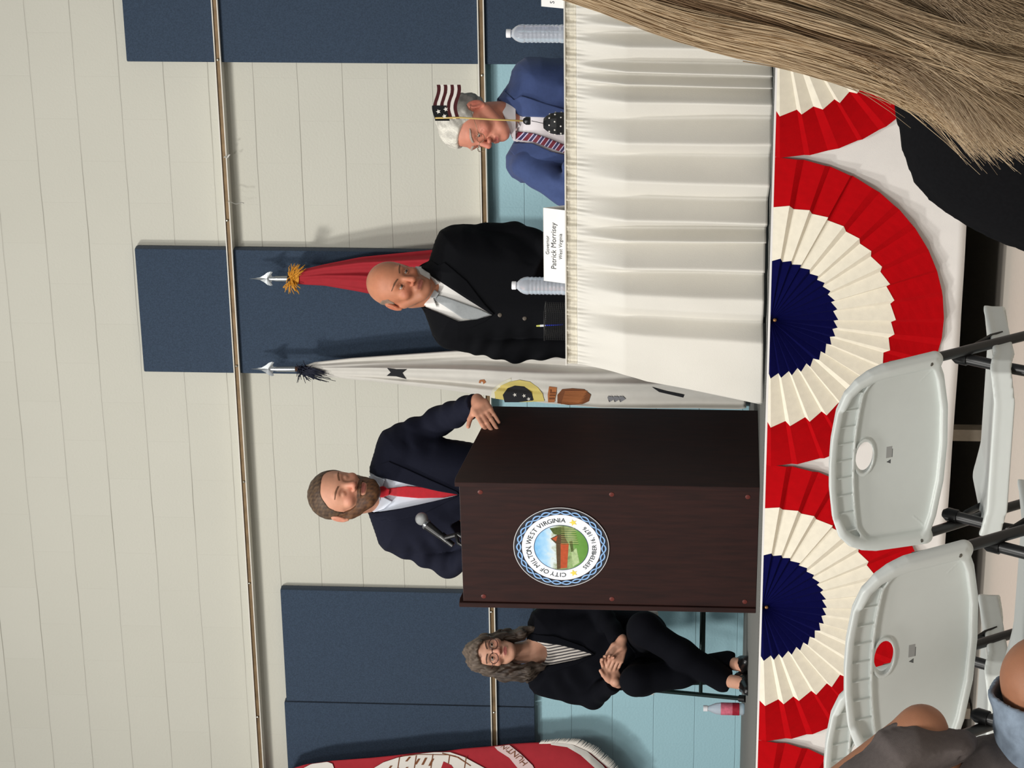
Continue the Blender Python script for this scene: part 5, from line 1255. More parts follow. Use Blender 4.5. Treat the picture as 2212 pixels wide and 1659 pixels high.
# ---------------------------------------------------------------- 3. the seated man in the blue jacket
sm = Person('person', 1390, 1100, 10.7, 'grey-haired man in blue jacket seated at the table, looking down to the left', base_z=H)
hs = Head(sm.p(1394, 1026, -.03), -60, 8, -3, 1.13, jaw=0.96, nose=1.03, fat=.004, wide=1.02)
suit_b = mat('suit_blue', (58, 74, 118), 0.8, noise=0.06, nscale=80, bump=0.25, bscale=900, sheen=0.1)
shirt_p = mat('shirt_pale', (226, 220, 222), 0.8, noise=0.02, nscale=20, bump=0.15)
tie_s = bpy.data.materials.new('tie_striped'); tie_s.use_nodes = True; _nt = tie_s.node_tree; _b = _nt.nodes['Principled BSDF']; _b.inputs['Roughness'].default_value = 0.55
_tc = _nt.nodes.new('ShaderNodeTexCoord'); _mp = _nt.nodes.new('ShaderNodeMapping'); _mp.inputs['Rotation'].default_value = (0, math.radians(-38), 0); _wv = _nt.nodes.new('ShaderNodeTexWave'); _wv.bands_direction = 'Z'; _wv.inputs['Scale'].default_value = 10.5
_cr = _nt.nodes.new('ShaderNodeValToRGB'); _cr.color_ramp.interpolation = 'CONSTANT'; _e = _cr.color_ramp.elements; _e[0].color = (*lin((112, 28, 48)), 1); _e[1].position = 0.45; _e[1].color = (*lin((196, 190, 214)), 1); _q = _e.new(0.8); _q.color = (*lin((48, 44, 86)), 1)
_nt.links.new(_tc.outputs['Object'], _mp.inputs[0]); _nt.links.new(_mp.outputs[0], _wv.inputs['Vector']); _nt.links.new(_wv.outputs['Fac'], _cr.inputs[0]); _nt.links.new(_cr.outputs[0], _b.inputs['Base Color'])
shs = [sm.p(1498, 1150, .08), sm.p(1298, 1140, -.02)]; els = [sm.p(1506, 1262, .06), sm.p(1238, 1232, -.08)]; wrs = [sm.p(1430, 1262, -.16), sm.p(1330, 1250, -.18)]
def sm_skin(P):
    q = hs.to(P); f = hs.sdf(q)*hs.k
    f = smin(f, cone(P, hs.out((0, .018, -.055)), sm.p(1410, 1130, .04), .054, .064), .012)
    f = smin(f, pillow(P, sm.P2([(1340, 1120), (1440, 1120), (1490, 1160), (1480, 1300), (1330, 1300), (1310, 1160)]), .05, .06, .06), .03)
    for i in (0, 1):
        f = smin(f, chain(P, [(*shs[i], .04), (*els[i], .036), (*wrs[i], .026)], .01), .02)
    f = smin(f, hand(P, wrs[0], (-1, -.25, .0), (-.3, -1, .2), curl=(15, 20, 15)), .01)
    f = smin(f, hand(P, wrs[1], (1, -.25, .0), (.3, -1, .2), curl=(15, 20, 15)), .01)
    return f
sm.mesh('body', sm_skin, sm.p(1200, 1330, -.45), sm.p(1580, 945, .28), .0034, skin_m, colf=skin_cols(hs, (200, 132, 110), (164, 94, 84), .14))
sp_poly = [(1325, 1090), (1358, 1108), (1400, 1100), (1446, 1071), (1464, 1084), (1484, 1098), (1510, 1104), (1527, 1116), (1538, 1136), (1541, 1170), (1530, 1240), (1520, 1340), (1300, 1340), (1280, 1240), (1268, 1180), (1266, 1125), (1278, 1104), (1298, 1093)]
def sm_base(P): return pillow(P, sm.P2(sp_poly), .07, .15, .13)
def sm_jacket(P):
    f = sm_base(P)
    for i in (0, 1):
        f = smin(f, chain(P, [(*shs[i], .064), (*els[i], .056), (*(wrs[i]+(els[i]-wrs[i])*.12), .046)], .02), .025)
        f = f + folds(P, shs[i], els[i], .0045, 46, 24+i) + folds(P, els[i], wrs[i], .004, 60, 27+i)
    f = f+.003*smooth_noise(P, 20, 25)+.0035*np.sin(P[:, 0]*40+P[:, 2]*30+smooth_noise(P, 8, 3)*2)*np.exp(-((P[:, 2]+.05)/.1)**2)
    cut = poly2(P[:, 0], P[:, 2], sm.P2([(1352, 1085), (1444, 1062), (1440, 1080), (1416, 1100), (1404, 1130), (1402, 1166), (1398, 1230), (1312, 1232), (1326, 1195), (1345, 1150), (1356, 1112)]))
    f = np.maximum(f, -np.maximum(cut, P[:, 1]-.06))
    for i in (0, 1): f = np.maximum(f, (P-(wrs[i]-(wrs[i]-els[i])*.06))@f3(nrm(wrs[i]-els[i])) - 10*(np.sqrt(((P-wrs[i])**2).sum(1)) > .16))
    return f
sm.mesh('suit_jacket', sm_jacket, sm.p(1185, 1350, -.36), sm.p(1600, 1050, .32), .0052, suit_b)
pieces(sm, sm_base, [
    ('shirt', [(1350, 1095), (1442, 1068), (1440, 1082), (1418, 1104), (1408, 1130), (1406, 1168), (1404, 1240), (1308, 1240), (1322, 1200), (1342, 1150), (1354, 1112)], -.007, .006, shirt_p, None),
    ('tie', [(1376, 1110), (1372, 1126), (1368, 1150), (1356, 1185), (1342, 1218), (1336, 1240), (1318, 1240), (1326, 1216), (1338, 1180), (1350, 1150), (1355, 1124), (1360, 1110)], .001, .008, tie_s, None),
    ('lapel', [(1448, 1072), (1462, 1090), (1440, 1110), (1448, 1126), (1430, 1180), (1412, 1240), (1400, 1240), (1402, 1168), (1405, 1130), (1418, 1100), (1440, 1080)], .005, .007, suit_b, None),
    ('lapel', [(1350, 1108), (1334, 1102), (1320, 1112), (1322, 1124), (1314, 1132), (1308, 1170), (1300, 1240), (1316, 1240), (1328, 1190), (1346, 1150)], .005, .007, suit_b, None),
    ('collar_point', [(1442, 1072), (1440, 1084), (1418, 1104), (1384, 1124), (1378, 1108), (1410, 1094)], .005, .007, shirt_p, None)], L0, (9, .2, 9), .0026)
def scol(P):
    c0 = sm.p(1402, 1098, .03); d = cone(P, c0+f3((-.005, -.01, .02)), c0-f3((0, -.0, .03)), .074, .080)
    return np.maximum(np.abs(d-.003)-.0022, np.maximum(P[:, 2]-(c0[2]+.015+.42*(P[:, 0]-c0[0])), c0[2]-.03-P[:, 2]))
kc = sm.p(1402, 1098, .03); sm.mesh('shirt_collar', scol, kc-(.1, .1, .06), kc+(.1, .1, .08), .0026, shirt_p)
def sm_hair(P):
    q = hs.to(P); zl = np.interp(q[:, 1], [-.12, -.09, -.07, -.045, -.03, -.01, .0, .018, .035, .09], [.090, .082, .070, .048, .012, .0, .018, .022, -.045, -.070])
    top = np.clip((q[:, 2]-.05)/.05, 0, 1); fr = np.clip((-.02-q[:, 1])/.05, 0, 1)
    th = .007+.011*top-.004*np.clip((-.06-q[:, 1])/.03, 0, 1); qq = q*f3((1.6, .5, .8))
    return smax(hs.skull(q)-th-.0032*smooth_noise(qq, 170, 6)-.0015*smooth_noise(qq, 380, 7), zl-q[:, 2], .008)*hs.k
c = hs.out((0, 0, 0)); sm.mesh('hair', sm_hair, c-.16, c+.18, .0026, hair_m, colf=hair_cols(hs, (120, 114, 110), (226, 222, 210), 150, (1.5, .4, .8), lambda q: np.clip((-q[:, 1]*6+q[:, 2]*5+.15), 0, 1)))
brows(sm, hs, (168, 150, 138), .003, .004); eyes_mesh(sm, hs, (.1, -1, -.5), (70, 70, 70))
def glasses(pers, hd_, col, r=.0011, lens=(.021, .015), zc=-.004, rim_m=None):
    g = empty('glasses', tuple(pers.root.location)); g.parent = None
    bpy.data.objects.remove(g)
    b = MB(); y = -.097
    for sx in (-1, 1):
        pts = [pers.world(hd_.out((sx*.033+lens[0]*math.cos(a), y+.006*abs(math.cos(a))*(1 if sx*math.cos(a) > 0 else 0), zc+lens[1]*math.sin(a)*(1.0 if math.sin(a) < 0 else .9)))) for a in np.linspace(0, 2*math.pi, 28)]
        b.tube(pts, r*hd_.k, 6, cap=False)
        b.tube([pers.world(hd_.out((sx*(.033+lens[0]*.98), y+.007, zc+.005))), pers.world(hd_.out((sx*.079, -.05, .008))), pers.world(hd_.out((sx*.086, .0, .014))), pers.world(hd_.out((sx*.086, .022, .006)))], r*hd_.k, 6)
    b.tube([pers.world(hd_.out((-.013, y, zc+.004))), pers.world(hd_.out((0, y-.003, zc+.007))), pers.world(hd_.out((.013, y, zc+.004)))], r*hd_.k, 6)
    return b.build('glasses', col, pers.root, smooth=True, world=pers.root)
glasses(sm, hs, mat('glasses_wire', (150, 132, 110), 0.3, metal=0.8), .0009, (.022, .014))
# ---------------------------------------------------------------- 4. the seated woman
wm = Person('person', 240, 1300, 12.38, 'seated woman in black pantsuit and striped blouse with glasses and long greying hair', base_z=H)
hw = Head(wm.p(248, 1062, -.03), 13, 2, -3, .97, jaw=0.97, nose=.97, wide=.97)
suit_w = mat('suit_ink', (9, 10, 17), 0.88, noise=0.05, nscale=90, bump=0.25, bscale=900, spec=0.12)
blouse = bpy.data.materials.new('blouse_striped'); blouse.use_nodes = True; _nt = blouse.node_tree; _b = _nt.nodes['Principled BSDF']; _b.inputs['Roughness'].default_value = 0.7
_tc = _nt.nodes.new('ShaderNodeTexCoord'); _wv = _nt.nodes.new('ShaderNodeTexWave'); _wv.bands_direction = 'X'; _wv.inputs['Scale'].default_value = 34; _wv.inputs['Distortion'].default_value = .6
_mp = _nt.nodes.new('ShaderNodeMapping'); _mp.inputs['Rotation'].default_value = (0, .1, .4); _nt.links.new(_tc.outputs['Object'], _mp.inputs[0]); _nt.links.new(_mp.outputs[0], _wv.inputs['Vector'])
_cr = _nt.nodes.new('ShaderNodeValToRGB'); _e = _cr.color_ramp.elements; _e[0].position = .35; _e[0].color = (*lin((70, 66, 68)), 1); _e[1].position = .5; _e[1].color = (*lin((206, 198, 190)), 1)
_nt.links.new(_wv.outputs['Fac'], _cr.inputs[0]); _nt.links.new(_cr.outputs[0], _b.inputs['Base Color'])
shw = [wm.p(322, 1180, .03), wm.p(180, 1178, .03)]; elw = [wm.p(352, 1290, .02), wm.p(152, 1280, .0)]; wrw = [wm.p(279, 1338, -.20), wm.p(196, 1326, -.20)]
hip = [wm.p(285, 1395, .05), wm.p(205, 1395, .05)]
kneeR = wm.p(318, 1385, -.36); kneeL = wm.p(204, 1368, -.34)
ankR = wm.p(205, 1556, -.30); ankL = wm.p(238, 1568, -.22)
def w_hand1(P): return hand(P, wrw[0], (-.85, -.15, .25), (.1, -.3, 1), k=.95, spread=.0, curl=(24, 35, 25), thumb=(.9, .35, .1))
def w_hand2(P): return hand(P, wrw[1]+f3((0, .02, 0)), (.75, -.22, .30), (-.1, -.3, 1), k=.95, spread=.0, curl=(18, 30, 22), thumb=(.9, .35, .1))
ft1 = [wm.p(205, 1560, -.30), wm.p(202, 1603, -.40)]; ft2 = [wm.p(236, 1565, -.22), wm.p(238, 1602, -.34)]
def wm_skin(P):
    q = hw.to(P); f = hw.sdf(q)*hw.k
    f = smin(f, cone(P, hw.out((0, .025, -.055)), wm.p(250, 1150, .03), .047, .052), .02)
    f = smin(f, pillow(P, wm.P2([(210, 1140), (290, 1140), (325, 1175), (300, 1380), (190, 1380), (175, 1175)]), .05, .062, .06), .03)
    for i in (0, 1): f = smin(f, chain(P, [(*shw[i], .034), (*elw[i], .030), (*wrw[i], .022)], .01), .02)
    f = smin(f, w_hand1(P), .006); f = smin(f, w_hand2(P), .006)
    f = smin(f, chain(P, [(*hip[0], .06), (*kneeR, .045), (*ankR, .030), (*ft1[1], .030)], .02), .02)
    f = smin(f, chain(P, [(*hip[1], .06), (*kneeL, .045), (*ankL, .030), (*ft2[1], .030)], .02), .02)
    return f
wm.mesh('body', wm_skin, wm.p(115, 1625, -.47), wm.p(385, 1000, .22), .0036, skin_m, colf=skin_cols(hw, (200, 150, 126), (150, 82, 76), .12))
wp = [(224, 1140), (280, 1138), (312, 1140), (336, 1150), (350, 1200), (345, 1290), (340, 1400), (172, 1400), (160, 1300), (150, 1220), (158, 1155), (172, 1143), (200, 1136)]
def wm_base(P): return pillow(P, wm.P2(wp), .05, .12, .11)
def wm_jacket(P):
    f = wm_base(P)
    for i in (0, 1):
        f = smin(f, chain(P, [(*shw[i], .058), (*elw[i], .052), (*(wrw[i]+(elw[i]-wrw[i])*.10), .042)], .02), .022)
        f = f + folds(P, elw[i]+(shw[i]-elw[i])*.6, wrw[i], .0035, 60, 34+i)
    f = f+.002*smooth_noise(P, 24, 35)
    cut = poly2(P[:, 0], P[:, 2], wm.P2([(222, 1120), (282, 1120), (276, 1150), (268, 1210), (256, 1255), (248, 1280), (236, 1240), (226, 1190), (221, 1150)]))
    f = np.maximum(f, -np.maximum(cut, P[:, 1]-.03))
    for i in (0, 1): f = np.maximum(f, (P-(wrw[i]-(wrw[i]-elw[i])*.05))@f3(nrm(wrw[i]-elw[i])) - 10*(np.sqrt(((P-wrw[i])**2).sum(1)) > .14))
    return f
wm.mesh('suit_jacket', wm_jacket, wm.p(105, 1410, -.30), wm.p(400, 1115, .22), .0052, suit_w)
pieces(wm, wm_base, [
    ('blouse', [(272, 1166), (276, 1150), (282, 1150), (270, 1212), (258, 1256), (248, 1284), (234, 1240), (224, 1190), (219, 1155), (226, 1160), (232, 1176), (246, 1182), (262, 1180)], -.007, .006, blouse, None),
    ('lapel', [(280, 1134), (292, 1145), (288, 1200), (266, 1260), (248, 1285), (258, 1250), (270, 1210), (277, 1150)], .005, .007, suit_w, None),
    ('lapel', [(222, 1136), (208, 1150), (212, 1200), (230, 1250), (248, 1285), (236, 1240), (225, 1190), (220, 1150)], .005, .007, suit_w, None)], L0, (9, .2, 9), .003)
def wm_legs(P):
    f = cone(P, hip[0]+f3((0,0,.02)), hip[1]+f3((0,0,.02)), .115, .115)
    f = smin(f, chain(P, [(*hip[0], .10), (*kneeR, .072), (*wm.p(264, 1465, -.34), .066), (*ankR, .058)], .03), .03)
    g = chain(P, [(*hip[1], .085), (*kneeL, .066), (*wm.p(219, 1465, -.29), .064), (*wm.p(237, 1568, -.23), .056)], .03)
    f = smin(f, g, .010); f = f+.003*smooth_noise(P, 18, 41)+.002*smooth_noise(P*f3((1, 1, .3)), 50, 42)
    f = np.maximum(f, wm.p(0, 1572, -.25)[2]-P[:, 2]-.25*(P[:, 0]-wm.p(205, 0, 0)[0]))
    return np.maximum(f, P[:, 2]-wm.p(0, 1325, 0)[2]-.0)
wm.mesh('trousers', wm_legs, wm.p(120, 1610, -.47), wm.p(385, 1320, .22), .0055, suit_w)
for k, (a, b_) in enumerate((ft1, ft2)):
    soleZ = float(wm.loc(np.array((wm.O[0], wm.O[1], H)))[2])
    def f(P, a=a, b_=b_):
        tip = b_+f3((-.02+.05*k, -.09, -.004)); heel = a+f3((0, .015, -.075))
        g = smin(cone(P, heel, b_, .036, .038), cone(P, b_, tip, .038, .024), .02)
        g = np.maximum(g, -(np.maximum(cone(P, a, b_+f3((0, -.01, .012)), .035, .033), P[:, 2]*0-1)))
        return g
    lo_ = np.minimum(a, b_)-(.08, .17, .10); wm.mesh('shoe', f, lo_, np.maximum(a, b_)+(.08, .10, .02), .004, shoe_k)
def wm_hair(P):
    q = hw.to(P); x, y, z = q[:, 0], q[:, 1], q[:, 2]
    qq = q*f3((1.5, 1.5, .35)); wv = .005*smooth_noise(qq, 120, 8)+.0022*smooth_noise(qq, 330, 9)
    zl = np.interp(y, [-.12, -.085, -.06, -.045, -.03, .0], [.078, .066, .050, -.02, -.12, -.12])
    cap = smax(hw.skull(q)-.015-.6*wv, zl-z, .010)
    cap = np.maximum(cap, -.05-z)
    f = cap
    L1 = chain(q, [(-.070, .0, .03, .030), (-.088, .0, -.05, .036), (-.095-.0, -.02, -.12, .040), (-.100, -.045, -.175, .038), (-.085, -.06, -.215, .022)], .02)
    L2 = chain(q, [(.066, .005, .04, .026), (.076, .0, -.03, .026), (.082, .0, -.09, .030), (.088, -.02, -.15, .030), (.098, -.03, -.19, .018)], .02)
    bk = chain(q, [(0, .07, .0, .07), (0, .075, -.10, .06)], .02)
    f = smin(f, L1, .02); f = smin(f, L2, .02); f = smin(f, bk, .02)
    f = f+wv*1.6+.004*np.sin(z*70+x*25)
    face = np.maximum(np.sqrt((x/.061)**2+((z+.02)/.088)**2)-1, 0*x-1)*.06
    f = np.maximum(f, -np.maximum(face, y+.010))
    return f*hw.k
c = hw.out((0, 0, -.05)); wm.mesh('hair', wm_hair, c-(.19, .17, .22), c+(.17, .19, .20), .003, hair_m, colf=hair_cols(hw, (44, 33, 26), (112, 98, 86), 190, (1.5, 1.5, .3), lambda q: np.clip(q[:, 2]*6+.25, 0, 1)), L=2.4)
brows(wm, hw, (84, 62, 50), .0025, .003); eyes_mesh(wm, hw, (.1, -1, -.05), (60, 44, 32))
glasses(wm, hw, mat('glasses_brown', (58, 24, 22), 0.25, spec=0.6), .0019, (.025, .021), -.006)
# her chair faces the audience
chw = make_chair(tube_g, False, .19); cxw = wm.root.location; 
A = at_z(150, 1610.6, H); print('woman chair foot', A, 'woman', wm.O)
RC = math.pi+YAW; _o = Rz(RC) @ np.array((.214, .20, 0)); chw.location = (A[0]-_o[0], A[1]-_o[1], H); chw.rotation_euler = (0, 0, RC)
tag(chw, 'folding chair with dark green metal legs and white seat under the seated woman', 'chair')
# feet for the two standing men, and the seated man's chair and legs behind the skirt
def under(pers, u, v, dy=0.0, dx=0.0):
    w_ = pers.world(pers.p(u, v, .03)); return np.array((w_[0]+dx, w_[1]+dy, H))
trousers_and_shoes(sp, [sp.p(640, 1215, .04), sp.p(560, 1215, .04)], [under(sp, 645, 1215), under(sp, 553, 1215)], m=suit_n, shoe=shoe_k)
trousers_and_shoes(bm_, [bm_.p(1080, 1280, .04), bm_.p(1000, 1280, .04)], [under(bm_, 1082, 1280), under(bm_, 995, 1280)], m=suit_k, shoe=shoe_k)
# seated man: chair, thighs and shins
w0 = sm.world(sm.p(1400, 1300, .10)); chs = copy_tree(chw); chs.location = (w0[0], w0[1]+.02, H); chs.rotation_euler = (0, 0, math.pi)
tag(chs, 'folding chair under the seated grey-haired man, hidden behind the table skirt', 'chair')
wool = mat('trousers_grey', (60, 62, 70), 0.85)
for k, (u, dx) in enumerate(((1440, .09), (1350, -.09))):
    hp = sm.loc(np.array((w0[0]+dx, w0[1]+.05, H+.52))); kn = sm.loc(np.array((w0[0]+dx*1.1, w0[1]-.36, H+.50))); an = sm.loc(np.array((w0[0]+dx, w0[1]-.33, H+.09)))
    f = lambda P: chain(P, [(*hp, .085), (*kn, .062), (*an, .05)], .02)
    pts = np.array([hp, kn, an]); sm.mesh('trouser_leg', f, pts.min(0)-.11, pts.max(0)+.11, .011, wool)
    a0 = sm.loc(np.array((w0[0]+dx, w0[1]-.32, H+.04))); a1 = sm.loc(np.array((w0[0]+dx, w0[1]-.50, H+.035)))
    sm.mesh('shoe', lambda P: cone(P, a0, a1, .042, .034), np.minimum(a0, a1)-.06, np.maximum(a0, a1)+.06, .008, shoe_k)
hp = sm.loc(np.array((w0[0], w0[1]+.04, H+.56))); tp = sm.p(1400, 1310, .08)
sm.mesh('suit_jacket_hem', lambda P: cone(P, hp, tp, .15, .14), np.minimum(hp, tp)-.17, np.maximum(hp, tp)+.17, .012, suit_b)
# ---------------------------------------------------------------- 5. the blonde person in the row ahead, seen from behind
bl = Person('person', 1800, 1800, 2.2, 'blonde long-haired person in black top, closest to the view at the right', floor_loc=None, base_z=0.0)
fabric_k = mat('top_black', (24, 24, 26), 0.95, noise=0.1, nscale=300, bump=0.08, bscale=1500, spec=0.05)
hbl = Head(bl.p(1960, 1010, .10), 180, 0, 6, 1.0)
bpoly = [(1850, 1820), (1700, 1930), (1560, 1975), (1461, 1992), (1370, 2009), (1296, 2036), (1248, 2078), (1205, 2142), (1165, 2216), (1120, 2330), (1095, 2600), (1150, 3000), (1180, 3330), (2420, 3330), (2440, 3000), (2500, 2600), (2480, 2330), (2400, 2120), (2240, 2000), (2080, 1900), (2010, 1820)]
def bl_top(P): return pillow(P, bl.P2(bpoly), .15, .13, .16)+.002*smooth_noise(P, 22, 51)
def bl_skin(P):
    q = hbl.to(P); f = hbl.sdf(q, 'closed'); f = smin(f, cone(P, hbl.out((0, .02, -.06)), bl.p(1930, 1900, .14), .055, .06), .02)
    f = smin(f, pillow(P, [(x*.6+.05, z) for x, z in bl.P2(bpoly[3:-2])], .15, .07, .1), .03)
    for sx, e in ((-1, bl.p(1210, 2820, .12)), (1, bl.p(2420, 2820, .12))):
        a = bl.p(1330 if sx < 0 else 2330, 2200, .15); w_ = e+f3((-sx*.06, .22, -.02))
        f = smin(f, chain(P, [(*a, .045), (*e, .036), (*w_, .026)], .01), .02); f = smin(f, hand(P, w_, (-sx*.2, 1, 0), (-sx, 0, 0)), .01)
    return f
bl.mesh('body', bl_skin, (-.32, -.05, -.62), (.32, .52, .46), .006, skin_m, colf=skin_cols(hbl, (206, 158, 136)))
bl.mesh('top', bl_top, (-.36, -.06, -.62), (.36, .34, .05), .0055, fabric_k)
def w_at(u, v, y): return bl.p(u, v, y)
hpA, hpB = bl.p(1560, 3230, .16), bl.p(2060, 3230, .16)
jean_k = mat('jeans_dark', (34, 38, 48), 0.9, noise=0.1, nscale=80)
def floor_pt(hp, dy, dx):
    w_ = bl.world(hp); return np.array((w_[0]+dx, w_[1]+dy, 0.0))
for k, hp in enumerate((hpA, hpB)):
    fw2 = floor_pt(hp, .42, 0); kn = bl.loc(fw2+np.array((0, 0, .50))); an = bl.loc(fw2+np.array((0, 0, .09))); tp = bl.loc(fw2+np.array((0, .15, .03))); hl = bl.loc(fw2+np.array((0, 0, .035)))
    pts = np.array([hp, kn, an]); bl.mesh('trouser_leg', lambda P: chain(P, [(*hp, .095), (*kn, .065), (*an, .05)], .02), pts.min(0)-.12, pts.max(0)+.12, .010, jean_k)
    bl.mesh('shoe', lambda P: cone(P, hl, tp, .042, .034), np.minimum(hl, tp)-.06, np.maximum(hl, tp)+.06, .007, shoe_k)
# hair: a soft under-layer and several thousand strands
vv = [1000, 1150, 1250, 1506, 1671, 1836, 1960, 2060, 2140, 2230, 2300]
ue = [1760, 1690, 1659, 1580, 1540, 1488, 1446, 1424, 1412, 1420, 1440]
def edge(v): return np.interp(v, vv, ue)
hw_poly = [(edge(v)+34, v) for v in range(1060, 2080, 60)]+[(1560, 2160), (1800, 2260), (2120, 2240), (2200, 1900), (2230, 1500), (2210, 1100)]
def ycen(P): return .02+.0*P[:, 0]
ash0, ash1 = (142, 114, 86), (240, 214, 176)
und = lambda P: smin(pillow(P, bl.P2(hw_poly), .03, .055, .09), hbl.skull(hbl.to(P))-.012, .03)
bl.mesh('hair_under_layer', und, bl.p(1380, 2300, -.06), bl.p(2260, 640, .25), .006, hair_m, colf=lambda V: np.tile(lin((124, 100, 76)), (len(V), 1)))
NS, NPT = 11000, 17
a = rng.random(NS)**1.15; lay = rng.random(NS)
t = np.linspace(0, 1, NPT)[None, :]
vend = 2050+rng.random(NS)*260; vend = np.where((rng.random(NS) < .10) & (a < .12), vend-rng.random(NS)*160, vend)
v0 = 1000+rng.random(NS)*120; late = rng.random(NS) < .35; v0 = np.where(late, 1150+rng.random(NS)*500, v0)
Vv = v0[:, None]+(vend-v0)[:, None]*t
width = 560.0
U = np.interp(Vv, vv, ue)+a[:, None]*width*(1-.10*np.clip((Vv-1900)/300, 0, 1))
ph = rng.random(NS)[:, None]*6.28
lock = np.floor(a*26); lph = np.random.default_rng(3).random(40)[lock.astype(int)][:, None]*6.28; ldev = np.random.default_rng(4).normal(size=40)[lock.astype(int)][:, None]
U += 7*np.sin(Vv/150+lph)+ldev*10*np.clip((Vv-1500)/600, 0, 1)+3*np.sin(Vv/60+ph)+rng.normal(size=(NS, 1))*5
# tips sweep to the left and fan out
tipk = np.clip((t-.78)/.22, 0, 1)**2; U -= tipk*(20+(20+20*ldev)+np.abs(rng.normal(size=(NS, 1)))*12)
Vv += tipk*rng.normal(size=(NS, 1))*10
tail = (a < .16) & (vend > 2080) & (rng.random(NS) < .55); U -= tail[:, None]*np.clip((t-.86)/.14, 0, 1)**1.4*(30+rng.random((NS, 1))*45)
fly = rng.random(NS) < .035; U -= fly[:, None]*np.clip(t-.3, 0, 1)**2*(rng.random((NS, 1))*90)
Y = .03-(.052*np.sqrt(np.clip(1-(1-np.clip(a[:, None]*3.4, 0, 1))**2, 0, 1)))-.012*lay[:, None]-.006*np.sin(a[:, None]*80+lph)-.004*np.sin(Vv/90+lph)
k = (bl.d+Y)/bl.d
X_ = (U-bl.u0)/bl.s*k; Z_ = (bl.v0-Vv)/bl.s*k
C = np.stack([X_, Y, Z_], -1)
Tn = np.gradient(C, axis=1); Tn /= np.linalg.norm(Tn, axis=-1, keepdims=True)+1e-9
side = np.cross(Tn, np.array((0, 1.0, 0))); side /= np.linalg.norm(side, axis=-1, keepdims=True)+1e-9; bn = np.cross(Tn, side)
rad = (.00030+.00034*rng.random((NS, 1)))*(1-.75*t**3)
ring = [C+rad[..., None]*(math.cos(q_)*side+math.sin(q_)*bn) for q_ in (0.5, 0.5+2.094, 0.5+4.188)]
VV = np.stack(ring, 2).reshape(-1, 3)
i = np.arange(NS)[:, None, None]*NPT*3; j = np.arange(NPT-1)[None, :, None]*3; r_ = np.arange(3)[None, None, :]; r2 = (r_+1) % 3
Fq = np.stack([i+j+r_, i+j+r2, i+j+3+r2, i+j+3+r_], -1).reshape(-1, 4)
W = rel(bl.world(VV), bl.root); me = mesh_from(W, Fq, True, 'hair')
c0, c1 = np.array(lin(ash0)), np.array(lin(ash1))
mixv = np.clip(.38+.20*np.random.default_rng(6).normal(size=40)[lock.astype(int)]+.20*rng.normal(size=NS)-.15*np.clip((a-.15)/.5, 0, 1), 0, 1)[:, None]+.30*np.clip((t-.55)/.45, 0, 1)
cc = c0+(c1-c0)*np.clip(mixv, 0, 1)[..., None]; cc = np.repeat(cc.reshape(-1, 3), 3, axis=0); set_col(me, cc)
strand_m = mat('hair_strands', (255, 255, 255), 0.38, vcol=True, spec=0.5)
tag(link('hair', me, strand_m, bl.root), kind='stuff')
# ---------------------------------------------------------------- 6. the person at the lower left: elbow, sleeve and bare knee
lf = Person('person', 0, 2000, 4.45, 'person at the left foreground in grey shirt and light denim shorts, elbow out', base_z=0.0)
shirt_g = mat('shirt_taupe', (104, 95, 92), 0.92, noise=0.08, nscale=120, bump=0.4, bscale=900)
denim = mat('denim_light', (136, 150, 166), 0.9, noise=0.28, nscale=38, bump=0.5, bscale=800)
hl_ = Head(lf.p(-260, 1500, .05), 30, 5, 0, 1.0)
S1_, E1_, W1_ = lf.p(-70, 1800, .0), lf.p(90, 1980, -.05), lf.p(-130, 2110, .06)
hipL, knL = lf.p(-70, 2290, .02), lf.p(205, 2242, -.06)
knw = lf.world(knL); ank = lf.loc(np.array((knw[0]+.02, knw[1]+.05, .09)))
def lf_skin(P):
    q = hl_.to(P); f = hl_.sdf(q)
    f = smin(f, cone(P, hl_.out((0, .02, -.06)), lf.p(-200, 1780, .05), .058, .07), .02)
    f = smin(f, chain(P, [(*lf.p(-200, 1850, .05), .10), (*lf.p(-150, 2290, .05), .10)], .03), .03)
    f = smin(f, chain(P, [(*S1_, .045), (*E1_, .041), (*W1_, .028)], .012), .03)
    f = smin(f, hand(P, W1_, W1_-E1_, (0, .3, -1)), .01)
    f = smin(f, chain(P, [(*hipL, .075), (*knL, .066), (*(knL+(ank-knL)*.35), .056), (*ank, .036)], .02), .03)
    kn2 = knL+f3((-.12, -.20, -.16)); f = smin(f, chain(P, [(*(hipL+f3((0, -.17, -.05))), .075), (*kn2, .062), (*(ank+f3((-.10, -.20, 0))), .036)], .02), .02)
    return f
lf.mesh('body', lf_skin, (-.45, -.36, -.86), (.36, .46, .56), .0065, skin_m, colf=skin_cols(hl_, (176, 122, 92), red=.05))
arm_ax = f3(nrm(E1_-S1_))
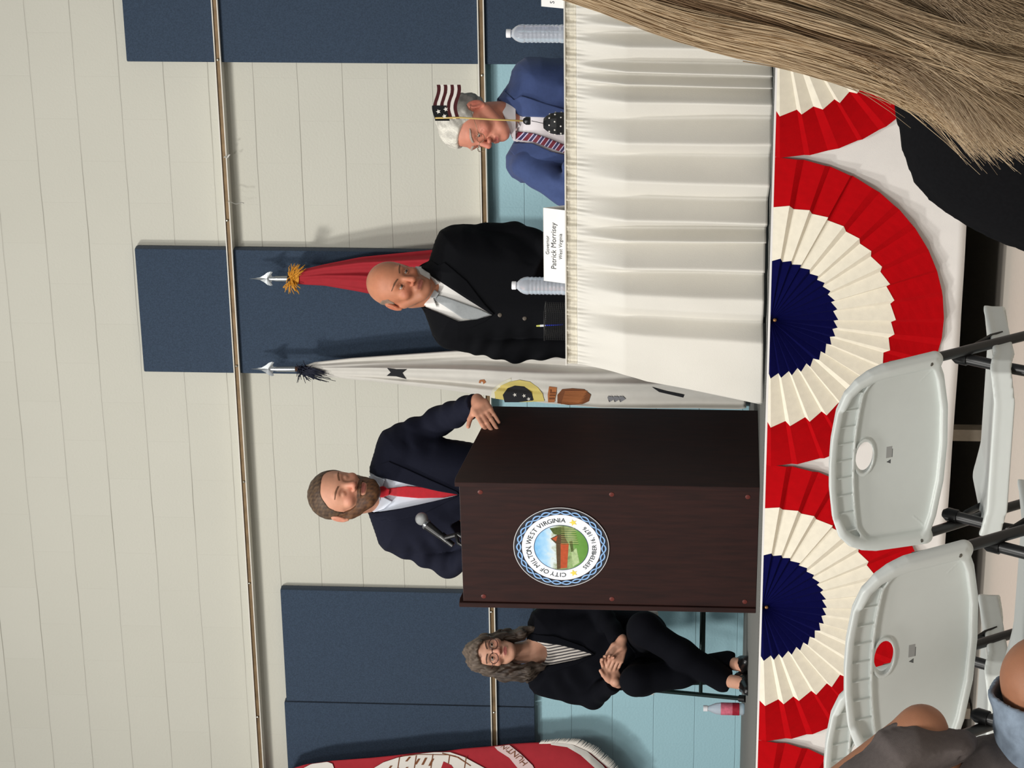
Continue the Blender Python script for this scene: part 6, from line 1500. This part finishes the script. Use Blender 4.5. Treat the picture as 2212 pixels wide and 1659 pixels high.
slv = [(0, 1794), (22, 1818), (41, 1847), (63, 1872), (88, 1888), (100, 1925), (110, 1960), (104, 2000), (97, 2034), (88, 2072), (70, 2092), (50, 2090), (30, 2068), (14, 2032), (-10, 1984), (-60, 1960), (-140, 1960), (-160, 1800), (-60, 1740)]
def lf_shirt(P):
    f = pillow(P, lf.P2(slv), lambda P: -.05-.12*(P[:, 0]-.0), .085, .07)
    f = f+.004*np.sin((P@f3((.72, .1, .69)))*52+smooth_noise(P, 14, 61)*2.5)+.003*smooth_noise(P, 30, 62)
    op = ell(P, E1_+f3((.052, -.02, -.0)), (.040, .07, .060)); f = np.maximum(f, -(op))
    tor = pillow(P, lf.P2([(-330, 1760), (-200, 1720), (-60, 1760), (-30, 1900), (-20, 2010), (20, 2060), (60, 2120), (80, 2215), (70, 2400), (-340, 2400), (-380, 1900)]), .03, .14, .10)+.005*smooth_noise(P, 17, 63)+.003*np.sin(P[:, 0]*60+P[:, 2]*45)
    return smin(f, tor, .015)
lf.mesh('shirt', lf_shirt, (-.36, -.24, -.36), (.14, .22, .24), .0045, shirt_g)
def lf_short(P):
    a_, b_ = hipL, knL+(hipL-knL)*.02; d = cone(P, a_, b_, .100, .090)+.0035*smooth_noise(P, 36, 64)+.002*np.sin(P[:, 0]*90+smooth_noise(P, 20, 65)*3)
    ax = f3(nrm(knL-hipL)); end = (P-(knL+(hipL-knL)*.06))@ax-.003*smooth_noise(P, 90, 66)
    f = np.maximum(np.maximum(d, end), -np.maximum(d+.010, -(end+.05)))
    g = cone(P, a_+f3((0, -.17, -.05)), b_+f3((-.10, -.18, -.14)), .095, .085); return np.minimum(f, np.maximum(g, end))
lf.mesh('denim_shorts', lf_short, (-.20, -.36, -.44), (.24, .20, -.04), .0045, denim)
b = MB()
for dd in (0, -.20):
    w_ = np.array(lf.world(ank+f3((dd*.5, dd, 0)))); 
    l0 = lf.loc(np.array((w_[0], w_[1], .037))); l1 = lf.loc(np.array((w_[0]+.17, w_[1]+.03, .033)))
    lf.mesh('shoe', lambda P: cone(P, l0, l1, .042, .036), np.minimum(l0, l1)-.06, np.maximum(l0, l1)+.06, .007, shoe_k)
